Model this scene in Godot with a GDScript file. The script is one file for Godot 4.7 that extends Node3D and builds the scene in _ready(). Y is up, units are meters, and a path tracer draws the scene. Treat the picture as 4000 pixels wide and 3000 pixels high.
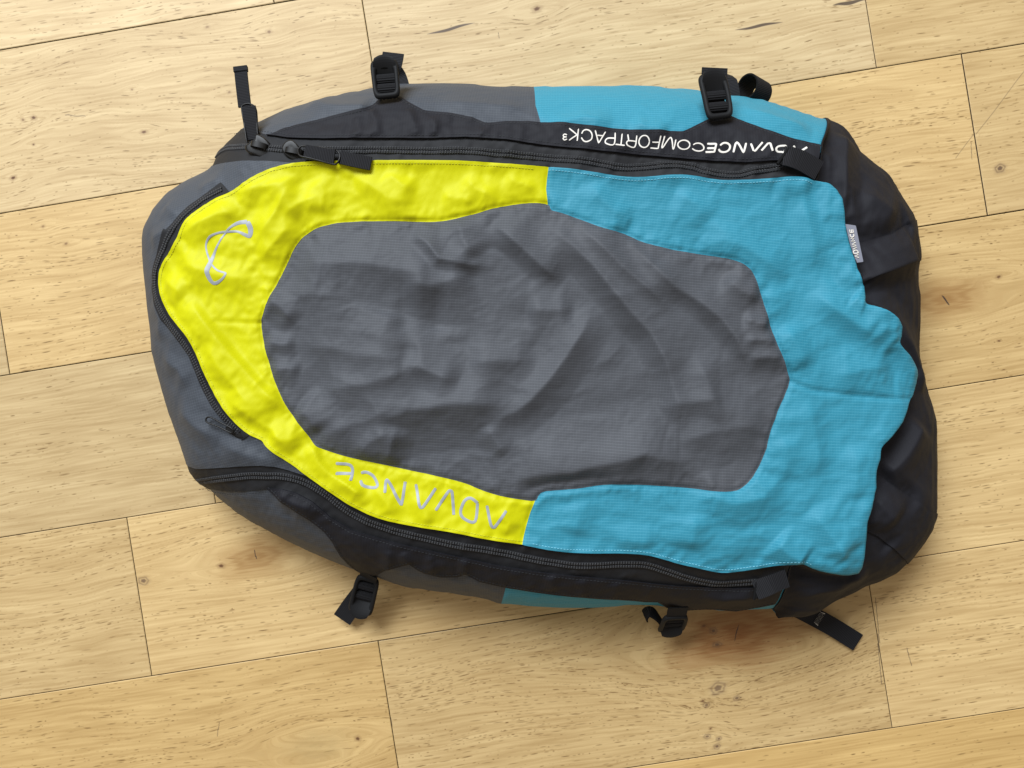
extends Node3D
# A grey, yellow and teal backpack lying on oak boards. Plan positions are millimetres on the floor (x to the right, z towards the viewer's feet).

const STEP := 0.002            # spacing of the cloth's height field
const RIM := 0.030             # height of the bag's widest line
const TOP := 0.132             # height of the stuffed middle
const ROUND := 0.100           # how far in from the widest line the top levels out
const POWER := 0.62

var outline := pts([-284.6, -276.1, -266.4, -282.7, -243.0, -293.7, -213.6, -302.8, -208.8, -304.8, -183.9, -310.0, -147.4, -316.5, -119.2, -320.7, -79.2, -321.0, -47.6, -320.3, -11.3, -318.1, 23.2, -316.4, 53.4, -318.2, 82.5, -318.4, 111.5, -317.8, 154.9, -316.0, 195.3, -311.9, 228.9, -306.9, 262.0, -301.8, 283.7, -294.9, 305.1, -287.6, 321.6, -282.3, 333.2, -280.9, 347.4, -274.3, 356.5, -264.7, 368.1, -246.0, 381.1, -234.3, 392.9, -225.7, 399.8, -217.9, 413.9, -193.6, 422.3, -180.9, 425.7, -172.9, 426.4, -166.3, 428.7, -152.2, 430.6, -137.6, 431.1, -128.2, 431.1, -105.3, 430.7, -65.5, 429.3, -27.8, 431.3, -17.6, 436.3, -1.0, 443.3, 21.7, 447.9, 39.2, 448.4, 76.8, 448.4, 108.4, 448.4, 132.9, 446.4, 140.6, 441.4, 155.2, 430.2, 172.2, 417.4, 188.7, 404.5, 201.2, 384.4, 211.4, 371.7, 215.2, 360.3, 222.0, 340.6, 230.6, 320.6, 244.1, 306.6, 248.0, 292.4, 247.6, 284.1, 249.7, 283.9, 247.4, 277.3, 237.9, 262.3, 240.0, 234.9, 241.6, 206.2, 240.7, 184.6, 240.9, 156.4, 236.6, 127.2, 236.3, 112.5, 237.3, 83.4, 238.9, 54.0, 239.1, 24.6, 237.7, -11.8, 235.5, -27.2, 230.1, -63.7, 224.4, -107.9, 218.8, -122.5, 215.3, -140.2, 208.5, -168.2, 199.4, -191.9, 190.6, -215.4, 180.4, -238.7, 169.7, -259.9, 158.5, -278.0, 148.8, -292.3, 140.0, -303.6, 131.2, -313.1, 123.4, -320.3, 115.7, -327.8, 111.7, -336.4, 106.0, -344.7, 95.1, -347.7, 84.9, -352.5, 70.3, -359.8, 50.1, -367.1, 29.6, -373.1, 9.5, -378.9, -10.8, -384.4, -33.4, -386.0, -55.6, -388.9, -78.1, -390.8, -98.9, -392.8, -116.8, -394.2, -135.3, -394.7, -151.3, -392.7, -166.4, -385.8, -179.5, -382.1, -187.7, -365.3, -206.9, -346.2, -219.3, -322.3, -230.8, -319.8, -232.9, -317.6, -238.7, -313.0, -246.8, -305.1, -256.8, -295.1, -265.7])
var lid_edge := pts([-266.8, -183.0, -251.8, -192.1, -236.1, -200.4, -217.5, -206.8, -197.5, -210.1, -167.0, -211.2, -131.3, -211.5, -101.0, -211.8, -70.3, -211.6, -41.8, -210.6, -2.4, -207.8, 37.3, -205.0, 63.0, -202.2, 102.2, -195.9, 128.3, -194.9, 154.3, -196.6, 173.0, -195.6, 199.0, -191.6, 231.4, -192.3, 263.8, -193.9, 276.8, -193.0, 284.5, -190.8, 300.3, -188.3, 306.8, -181.7, 311.0, -173.8, 313.0, -162.0, 315.6, -143.8, 319.4, -129.5, 324.6, -112.5, 328.5, -98.2, 331.9, -88.7, 332.8, -81.3, 331.9, -75.7, 341.7, -72.2, 353.2, -67.2, 362.5, -61.0, 367.5, -53.3, 367.6, -45.4, 366.6, -37.5, 380.8, -25.9, 390.5, -14.1, 390.9, -6.5, 385.4, 9.9, 378.3, 19.1, 370.6, 35.9, 359.9, 48.8, 349.1, 59.2, 347.8, 69.6, 344.0, 81.7, 343.1, 97.3, 338.8, 116.8, 335.0, 128.6, 335.1, 143.3, 336.0, 160.1, 335.5, 173.3, 333.1, 180.4, 320.1, 181.5, 299.5, 178.4, 286.3, 174.5, 276.5, 170.2, 260.7, 170.6, 240.0, 174.4, 220.9, 177.9, 201.4, 179.6, 181.3, 175.3, 161.4, 170.8, 144.4, 165.6, 128.9, 161.9, 109.2, 160.5, 63.2, 159.6, 36.9, 157.0, 12.0, 152.1, -15.6, 147.9, -55.1, 140.1, -94.6, 134.0, -124.7, 127.2, -151.0, 115.3, -170.7, 102.1, -189.1, 89.3, -203.6, 78.4, -215.5, 70.5, -223.4, 65.2, -231.4, 58.6, -235.4, 53.4, -247.3, 48.1, -259.2, 38.5, -272.7, 22.7, -283.6, 5.1, -291.8, -12.1, -298.6, -28.0, -307.1, -44.0, -318.0, -56.2, -328.0, -67.2, -336.7, -81.1, -342.1, -96.3, -340.8, -108.2, -337.2, -115.9, -326.1, -129.5, -319.0, -140.5, -315.4, -148.9, -308.2, -159.9, -296.7, -169.0, -280.6, -178.2])
var centre_edge := pts([-183.7, -148.1, -177.1, -150.3, -163.9, -153.3, -137.5, -155.0, -105.4, -154.8, -70.3, -154.3, -41.8, -159.4, -15.6, -166.3, 4.1, -170.2, 23.8, -171.8, 36.9, -170.0, 39.5, -164.8, 50.0, -161.7, 69.6, -154.2, 89.2, -146.3, 108.7, -141.9, 128.3, -133.1, 154.3, -126.9, 173.0, -123.8, 199.0, -119.4, 214.6, -115.4, 223.6, -110.2, 228.4, -105.0, 231.4, -98.9, 235.3, -86.7, 240.5, -71.0, 245.7, -54.1, 250.9, -37.1, 257.4, -22.8, 263.8, -6.3, 263.8, -0.7, 259.9, 9.8, 253.5, 24.1, 248.3, 38.4, 244.8, 48.9, 242.2, 61.0, 236.6, 75.4, 232.3, 82.8, 227.5, 89.3, 218.5, 97.2, 208.1, 100.7, 186.0, 99.8, 147.0, 96.4, 110.0, 94.8, 89.2, 95.3, 63.0, 98.8, 34.3, 101.5, 27.7, 105.5, 24.2, 110.7, 10.7, 109.4, -9.0, 106.0, -28.7, 99.9, -41.8, 94.7, -64.2, 88.6, -94.4, 82.5, -124.3, 76.0, -150.7, 70.4, -177.1, 62.5, -186.4, 57.3, -193.0, 47.2, -202.2, 35.3, -210.2, 24.8, -218.1, 10.3, -224.8, -5.5, -231.4, -26.6, -235.4, -42.4, -237.6, -58.2, -235.4, -66.1, -230.1, -79.3, -222.1, -95.1, -216.8, -105.6, -210.2, -118.8, -204.9, -129.3, -195.6, -141.1])
var left_part := pts([37.3, -207.1, 35.6, -194.9, 34.7, -184.5, 36.4, -170.0, -0.2, -30.4, 24.2, 110.7, 19.8, 121.6, 15.9, 134.7, 13.3, 145.3, 11.5, 155.8, 8.2, 261.3, -440.6, 263.9, -440.6, -314.3, 38.8, -311.0])
var teal_split := pts([263.8, -2.8, 274.2, 2.0, 284.5, 5.9, 315.6, 9.8, 341.5, 12.4, 373.6, 14.7, 381.2, 13.9, 393.0, 12.7])
var upper_grey := pts([-344.4, -366.7, 24.5, -364.0, 23.5, -320.6, 25.0, -273.1, 29.7, -251.8, 34.8, -219.3, -177.0, -220.6, -221.5, -207.6, -257.3, -176.9, -292.6, -145.9, -321.5, -115.7, -430.0, -112.9, -430.0, -358.8])
var upper_teal := pts([23.5, -320.6, 24.5, -364.0, 24.5, -364.0, 339.6, -361.6, 337.2, -287.3, 299.2, -220.1, 34.8, -219.3, 29.7, -251.8, 25.0, -273.1])
var lower_grey := pts([-420.1, 15.0, -304.8, 13.6, -275.5, 49.0, -258.6, 75.9, -177.5, 110.9, -45.1, 165.0, -0.7, 184.0, -4.7, 203.1, -12.0, 237.9, -15.0, 294.9, -405.2, 297.2, -390.0, 85.8])
var lower_teal := pts([-4.7, 203.1, -0.7, 184.0, 179.0, 194.3, 277.7, 194.2, 278.0, 219.1, 290.3, 293.0, -15.0, 294.9, -12.0, 237.9])
var head_edge := pts([-404.4, -179.9, -366.2, -193.9, -332.8, -217.4, -311.3, -226.8, -302.9, -221.6, -278.9, -218.0, -261.2, -216.2, -238.8, -213.8, -217.9, -212.0, -203.0, -210.3, -176.3, -188.9, -176.3, 31.0, -193.6, 87.4, -211.0, 82.6, -224.4, 79.2, -238.1, 78.0, -259.7, 79.4, -292.9, 82.9, -315.1, 85.3, -334.2, 83.5, -375.5, 83.8, -420.1, -14.5])
var bottom_edge := pts([332.7, -322.0, 331.8, -285.8, 298.2, -230.4, 289.8, -195.3, 284.5, -188.2, 262.7, -100.6, 262.7, 118.6, 259.5, 163.2, 266.0, 172.4, 268.3, 205.1, 269.6, 225.1, 279.5, 250.9, 275.5, 308.0, 516.2, 306.5, 516.2, -320.8])
var flap_edge := pts([320.2, -131.5, 330.2, -134.9, 351.9, -140.7, 376.1, -148.1, 402.6, -162.6, 447.7, -181.8, 452.6, -135.3, 403.7, -122.3, 376.3, -111.9, 352.2, -103.9, 339.9, -98.3, 326.7, -92.2])
var pleat_edge := pts([339.7, 79.5, 348.3, 82.6, 359.0, 89.2, 376.7, 101.1, 398.0, 113.2, 419.7, 127.1, 472.2, 143.6, 467.3, 163.4, 435.4, 203.1, 393.5, 174.2, 376.0, 160.7, 359.3, 148.8, 347.3, 143.0, 332.9, 144.5])
var pocket_edge := pts([-280.6, -195.8, -267.7, -183.3, -238.0, -189.1, -237.9, -118.6, -291.1, -83.5, -277.8, -13.0, -220.2, 57.4, -246.3, 47.7, -255.9, 53.5, -264.6, 42.1, -277.5, 31.6, -286.0, 21.0, -295.8, 5.1, -302.7, -12.2, -309.8, -28.2, -323.9, -45.8, -340.7, -62.7, -352.9, -82.6, -356.3, -95.2, -352.8, -115.1, -343.0, -134.0, -335.5, -150.7, -333.5, -148.6, -323.8, -160.5, -313.0, -173.2, -297.7, -184.5])
var tape_upper := pts([-318.5, -236.3, -299.4, -255.1, -301.5, -275.2, -239.2, -244.1, -216.0, -238.9, -179.1, -236.0, -139.0, -235.0, -70.8, -235.3, -42.2, -235.7, -2.5, -232.8, 37.0, -227.5, 76.4, -222.7, 115.7, -218.5, 154.9, -214.8, 187.5, -212.1, 210.2, -211.1, 228.4, -210.1, 252.0, -211.1, 291.6, -210.7, 293.8, -178.4, 174.5, -170.2, -0.3, -179.7, -198.7, -180.5, -278.7, -192.6, -313.7, -212.6])
var tape_lower := pts([-351.2, 92.4, -331.7, 116.6, -309.4, 107.9, -283.9, 107.3, -265.6, 105.6, -235.6, 101.6, -219.6, 101.1, -205.8, 104.5, -189.9, 112.9, -173.4, 129.0, -153.8, 141.4, -126.8, 149.2, -99.7, 156.0, -71.8, 162.3, -56.3, 165.5, -16.2, 174.7, 24.0, 181.2, 64.2, 186.0, 104.7, 190.4, 132.3, 194.6, 159.7, 197.8, 185.2, 198.3, 218.9, 199.7, 238.9, 198.9, 265.3, 197.1, 266.1, 153.1, 130.9, 135.8, -0.3, 127.4, -176.6, 70.7, -291.3, 58.4, -358.2, 75.4])
var strip_upper := pts([-230.3, -243.8, -218.3, -249.4, -195.1, -255.8, -168.0, -261.4, -141.1, -266.8, -132.4, -273.5, -128.1, -281.1, -118.0, -282.3, -107.6, -282.7, -99.8, -275.4, -91.5, -269.8, -83.0, -264.5, -56.1, -261.1, -35.9, -256.3, -22.5, -250.1, -2.6, -252.2, 17.2, -252.3, 50.3, -248.7, 89.7, -243.9, 129.0, -240.4, 164.5, -239.9, 170.8, -243.0, 181.6, -249.2, 191.6, -254.8, 201.6, -257.9, 211.4, -259.4, 218.8, -255.1, 241.3, -244.2, 267.2, -234.4, 295.7, -227.6, 290.8, -210.1, 251.4, -210.5, 227.8, -209.6, 209.6, -210.5, 187.1, -211.5, 154.5, -214.3, 115.4, -218.0, 76.2, -222.1, 36.9, -226.8, -2.5, -232.1, -42.0, -235.0, -70.5, -234.6, -138.5, -234.4, -178.5, -235.3, -215.2, -238.1, -238.2, -243.2])
var strip_lower := pts([-234.8, 101.3, -223.4, 111.9, -207.7, 122.8, -194.8, 132.5, -182.3, 144.0, -175.7, 154.6, -171.2, 171.7, -163.5, 192.2, -158.1, 200.3, -146.9, 200.4, -137.1, 196.0, -124.9, 186.4, -110.6, 181.0, -98.8, 176.8, -91.3, 183.4, -85.3, 187.3, -69.2, 192.0, -52.4, 191.1, -43.8, 187.1, -30.5, 195.3, -3.2, 202.0, 37.9, 208.5, 79.5, 213.3, 107.8, 216.9, 137.3, 222.7, 149.8, 222.4, 164.9, 235.8, 183.7, 238.4, 203.1, 234.3, 232.0, 235.4, 254.3, 226.9, 266.0, 221.5, 264.4, 196.4, 238.1, 198.2, 218.3, 199.0, 184.6, 197.7, 159.2, 197.1, 131.9, 193.9, 104.5, 189.8, 64.0, 185.4, 23.9, 180.7, -16.1, 174.1, -56.0, 165.0, -71.5, 161.9, -99.4, 155.5, -126.3, 148.7, -153.2, 140.9, -172.8, 128.6, -189.3, 112.6, -205.2, 104.2, -218.9, 100.8, -234.8, 101.3])
var strip_upper_rim := pts([-230.3, -243.8, -218.3, -249.4, -195.1, -255.8, -168.0, -261.4, -141.1, -266.8, -132.4, -273.5, -128.1, -281.1, -118.0, -282.3, -107.6, -282.7, -99.8, -275.4, -91.5, -269.8, -83.0, -264.5, -56.1, -261.1, -35.9, -256.3, -22.5, -250.1, -2.6, -252.2, 17.2, -252.3, 50.3, -248.7, 89.7, -243.9, 129.0, -240.4, 164.5, -239.9, 170.8, -243.0, 181.6, -249.2, 191.6, -254.8, 201.6, -257.9, 211.4, -259.4, 218.8, -255.1, 241.3, -244.2, 267.2, -234.4, 295.7, -227.6])
var strip_lower_rim := pts([-234.8, 101.3, -223.4, 111.9, -207.7, 122.8, -194.8, 132.5, -182.3, 144.0, -175.7, 154.6, -171.2, 171.7, -163.5, 192.2, -158.1, 200.3, -146.9, 200.4, -137.1, 196.0, -124.9, 186.4, -110.6, 181.0, -98.8, 176.8, -91.3, 183.4, -85.3, 187.3, -69.2, 192.0, -52.4, 191.1, -43.8, 187.1, -30.5, 195.3, -3.2, 202.0, 37.9, 208.5, 79.5, 213.3, 107.8, 216.9, 137.3, 222.7, 149.8, 222.4, 164.9, 235.8, 183.7, 238.4, 203.1, 234.3, 232.0, 235.4, 254.3, 226.9, 266.0, 221.5])
var tape_upper_rim := pts([-285.0, -254.0, -238.2, -243.2, -215.2, -238.1, -178.5, -235.3, -138.5, -234.4, -70.5, -234.6, -42.0, -235.0, -2.5, -232.1, 36.9, -226.8, 76.2, -222.1, 115.4, -218.0, 154.5, -214.3, 187.1, -211.5, 209.6, -210.5, 227.8, -209.6, 251.4, -210.5, 290.8, -210.1])
var tape_lower_rim := pts([-338.1, 111.4, -306.9, 107.1, -282.7, 106.8, -264.7, 105.2, -234.8, 101.3, -218.9, 100.8, -205.2, 104.2, -189.3, 112.6, -172.8, 128.6, -153.2, 140.9, -126.3, 148.7, -99.4, 155.5, -71.5, 161.9, -56.0, 165.0, -16.1, 174.1, 23.9, 180.7, 64.0, 185.4, 104.5, 189.8, 131.9, 193.9, 159.2, 197.1, 184.6, 197.7, 218.3, 199.0, 238.1, 198.2, 264.4, 196.4])
var teeth_upper := pts([-308.2, -238.0, -287.5, -238.2, -272.5, -234.8, -256.3, -232.0, -242.0, -229.1, -217.6, -225.4, -194.6, -224.1, -161.9, -223.4, -118.9, -223.0, -70.5, -222.3, -42.0, -222.1, -2.5, -218.4, 36.9, -215.1, 76.3, -211.0, 102.4, -206.1, 122.1, -206.0, 154.7, -208.0, 174.3, -205.7, 186.4, -201.3, 212.5, -198.1, 232.0, -202.0, 256.8, -204.5])
var teeth_lower := pts([-323.9, 101.3, -303.6, 97.0, -287.3, 93.7, -253.7, 88.9, -235.3, 88.4, -218.1, 88.6, -197.8, 93.2, -178.0, 103.8, -158.4, 119.4, -138.7, 130.6, -112.2, 139.8, -95.3, 144.1, -55.6, 153.0, -15.9, 159.5, 23.9, 167.9, 63.6, 173.5, 103.4, 173.0, 130.0, 173.5, 149.5, 179.5, 176.9, 188.9, 204.1, 193.8, 239.9, 190.8])
var teeth_pocket := pts([-277.0, -187.9, -291.3, -181.8, -304.3, -172.7, -315.9, -161.5, -325.2, -149.2, -336.7, -130.6, -346.0, -114.3, -349.4, -97.1, -345.1, -81.4, -333.3, -62.3, -318.2, -45.6, -305.1, -28.1, -297.6, -12.2, -290.3, 5.1, -281.1, 21.0, -269.1, 35.5, -257.9, 46.5])
var seams := [[2.4, 2.3, 1.5, 15, pts([-183.7, -148.1, -177.1, -150.3, -163.9, -153.3, -137.5, -155.0, -105.4, -154.8, -70.3, -154.3, -41.8, -159.4, -15.6, -166.3, 4.1, -170.2, 23.8, -171.8, 36.9, -170.0, 39.5, -164.8, 50.0, -161.7, 69.6, -154.2, 89.2, -146.3, 108.7, -141.9, 128.3, -133.1, 154.3, -126.9, 173.0, -123.8, 199.0, -119.4, 214.6, -115.4, 223.6, -110.2, 228.4, -105.0, 231.4, -98.9, 235.3, -86.7, 240.5, -71.0, 245.7, -54.1, 250.9, -37.1, 257.4, -22.8, 263.8, -6.3, 263.8, -0.7, 259.9, 9.8, 253.5, 24.1, 248.3, 38.4, 244.8, 48.9, 242.2, 61.0, 236.6, 75.4, 232.3, 82.8, 227.5, 89.3, 218.5, 97.2, 208.1, 100.7, 186.0, 99.8, 147.0, 96.4, 110.0, 94.8, 89.2, 95.3, 63.0, 98.8, 34.3, 101.5, 27.7, 105.5, 24.2, 110.7, 10.7, 109.4, -9.0, 106.0, -28.7, 99.9, -41.8, 94.7, -64.2, 88.6, -94.4, 82.5, -124.3, 76.0, -150.7, 70.4, -177.1, 62.5, -186.4, 57.3, -193.0, 47.2, -202.2, 35.3, -210.2, 24.8, -218.1, 10.3, -224.8, -5.5, -231.4, -26.6, -235.4, -42.4, -237.6, -58.2, -235.4, -66.1, -230.1, -79.3, -222.1, -95.1, -216.8, -105.6, -210.2, -118.8, -204.9, -129.3, -195.6, -141.1, -183.7, -148.1])],
	[1.5, 2.2, 0.5, 8, pts([37.3, -205.0, 35.6, -194.9, 34.7, -184.5, 36.9, -170.0])],
	[1.5, 2.2, 0.5, 8, pts([24.2, 110.7, 19.8, 121.6, 15.9, 134.7, 13.3, 145.3, 11.5, 152.1])],
	[2.2, 2.4, 0.8, 10, pts([264.3, -2.8, 274.2, 2.0, 284.5, 5.9, 315.6, 9.8, 341.5, 12.4, 373.6, 14.7, 381.2, 13.9])],
	[1.2, 2.2, 0.8, 10, pts([-280.9, -59.6, -264.1, -58.7, -247.7, -58.2, -237.6, -58.2])],
	[0.4, 3, 0.9, 13, pts([-266.8, -183.0, -251.8, -192.1, -236.1, -200.4, -217.5, -206.8, -197.5, -210.1, -167.0, -211.2, -131.3, -211.5, -101.0, -211.8, -70.3, -211.6, -41.8, -210.6, -2.4, -207.8, 37.3, -205.0, 63.0, -202.2, 102.2, -195.9, 128.3, -194.9, 154.3, -196.6, 173.0, -195.6, 199.0, -191.6, 231.4, -192.3, 263.8, -193.9, 276.8, -193.0, 284.5, -190.8, 300.3, -188.3, 306.8, -181.7, 311.0, -173.8, 313.0, -162.0, 315.6, -143.8, 319.4, -129.5, 324.6, -112.5, 328.5, -98.2, 331.9, -88.7, 332.8, -81.3, 331.9, -75.7, 341.7, -72.2, 353.2, -67.2, 362.5, -61.0, 367.5, -53.3, 367.6, -45.4, 366.6, -37.5, 380.8, -25.9, 390.5, -14.1, 390.9, -6.5, 385.4, 9.9, 378.3, 19.1, 370.6, 35.9, 359.9, 48.8, 349.1, 59.2, 347.8, 69.6, 344.0, 81.7, 343.1, 97.3, 338.8, 116.8, 335.0, 128.6, 335.1, 143.3, 336.0, 160.1, 335.5, 173.3, 333.1, 180.4, 320.1, 181.5, 299.5, 178.4, 286.3, 174.5, 276.5, 170.2, 260.7, 170.6, 240.0, 174.4, 220.9, 177.9, 201.4, 179.6, 181.3, 175.3, 161.4, 170.8, 144.4, 165.6, 128.9, 161.9, 109.2, 160.5, 63.2, 159.6, 36.9, 157.0, 12.0, 152.1, -15.6, 147.9, -55.1, 140.1, -94.6, 134.0, -124.7, 127.2, -151.0, 115.3, -170.7, 102.1, -189.1, 89.3, -203.6, 78.4, -215.5, 70.5, -223.4, 65.2, -231.4, 58.6, -235.4, 53.4, -247.3, 48.1, -259.2, 38.5, -272.7, 22.7, -283.6, 5.1, -291.8, -12.1, -298.6, -28.0, -307.1, -44.0, -318.0, -56.2, -328.0, -67.2, -336.7, -81.1, -342.1, -96.3, -340.8, -108.2, -337.2, -115.9, -326.1, -129.5, -319.0, -140.5, -315.4, -148.9, -308.2, -159.9, -296.7, -169.0, -280.6, -178.2, -266.8, -183.0])],
	[0.3, 2, 1, 12, pts([-283.4, -252.6, -237.7, -242.7, -214.9, -237.7, -178.2, -234.9, -138.3, -234.0, -70.4, -234.3, -41.9, -234.7, -2.5, -231.8, 36.9, -226.5, 76.1, -221.8, 115.3, -217.7, 154.3, -214.0, 186.9, -211.2, 209.4, -210.2, 227.6, -209.3, 251.0, -210.2, 290.4, -209.8])],
	[0.3, 2, 1.1, 12, pts([-337.6, 111.3, -305.8, 106.7, -282.0, 106.6, -264.2, 105.1, -234.4, 101.2, -218.6, 100.7, -204.9, 104.0, -189.0, 112.4, -172.5, 128.4, -153.0, 140.7, -126.1, 148.5, -99.2, 155.3, -71.4, 161.6, -55.9, 164.8, -16.0, 173.9, 23.9, 180.4, 63.9, 185.2, 104.3, 189.5, 131.7, 193.6, 159.0, 196.8, 184.3, 197.3, 217.9, 198.7, 237.7, 197.9, 264.0, 196.0])],
	[1.2, 2, 0.4, 6, pts([23.0, -302.1, 24.9, -271.1, 29.6, -250.2])],
	[1.2, 2, 0.6, 8, pts([-10.8, 227.4, -4.5, 201.7])],
	[0.2, 2, 0.7, 10, pts([-229.9, -243.4, -217.9, -248.9, -194.7, -255.3, -167.7, -261.0, -140.8, -266.3, -132.1, -273.0, -127.8, -280.5, -117.7, -281.7, -107.3, -282.1, -99.6, -274.9, -91.3, -269.3, -82.8, -264.1, -55.9, -260.7, -35.8, -255.9, -22.4, -249.7, -2.6, -251.8, 17.2, -251.9, 50.2, -248.3, 89.6, -243.5, 128.8, -240.0, 164.2, -239.6, 170.6, -242.6, 181.3, -248.8, 191.3, -254.3, 201.3, -257.4, 211.1, -258.9, 218.4, -254.6, 240.9, -243.8, 266.8, -234.0, 295.2, -227.2])],
	[0.2, 2, 0.9, 12, pts([-234.4, 101.2, -223.0, 111.7, -207.3, 122.6, -194.5, 132.3, -182.0, 143.7, -175.4, 154.4, -170.8, 171.3, -162.8, 191.5, -156.8, 198.7, -146.2, 199.5, -136.7, 195.5, -124.7, 186.0, -110.4, 180.6, -98.6, 176.5, -91.1, 183.1, -85.1, 186.9, -69.0, 191.7, -52.3, 190.8, -43.7, 186.8, -30.5, 195.0, -3.2, 201.7, 37.9, 208.1, 79.3, 212.9, 107.6, 216.4, 137.0, 222.1, 149.5, 221.9, 163.9, 234.2, 182.6, 237.0, 202.3, 233.4, 231.1, 234.5, 253.7, 226.3, 265.4, 221.0])]]
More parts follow.
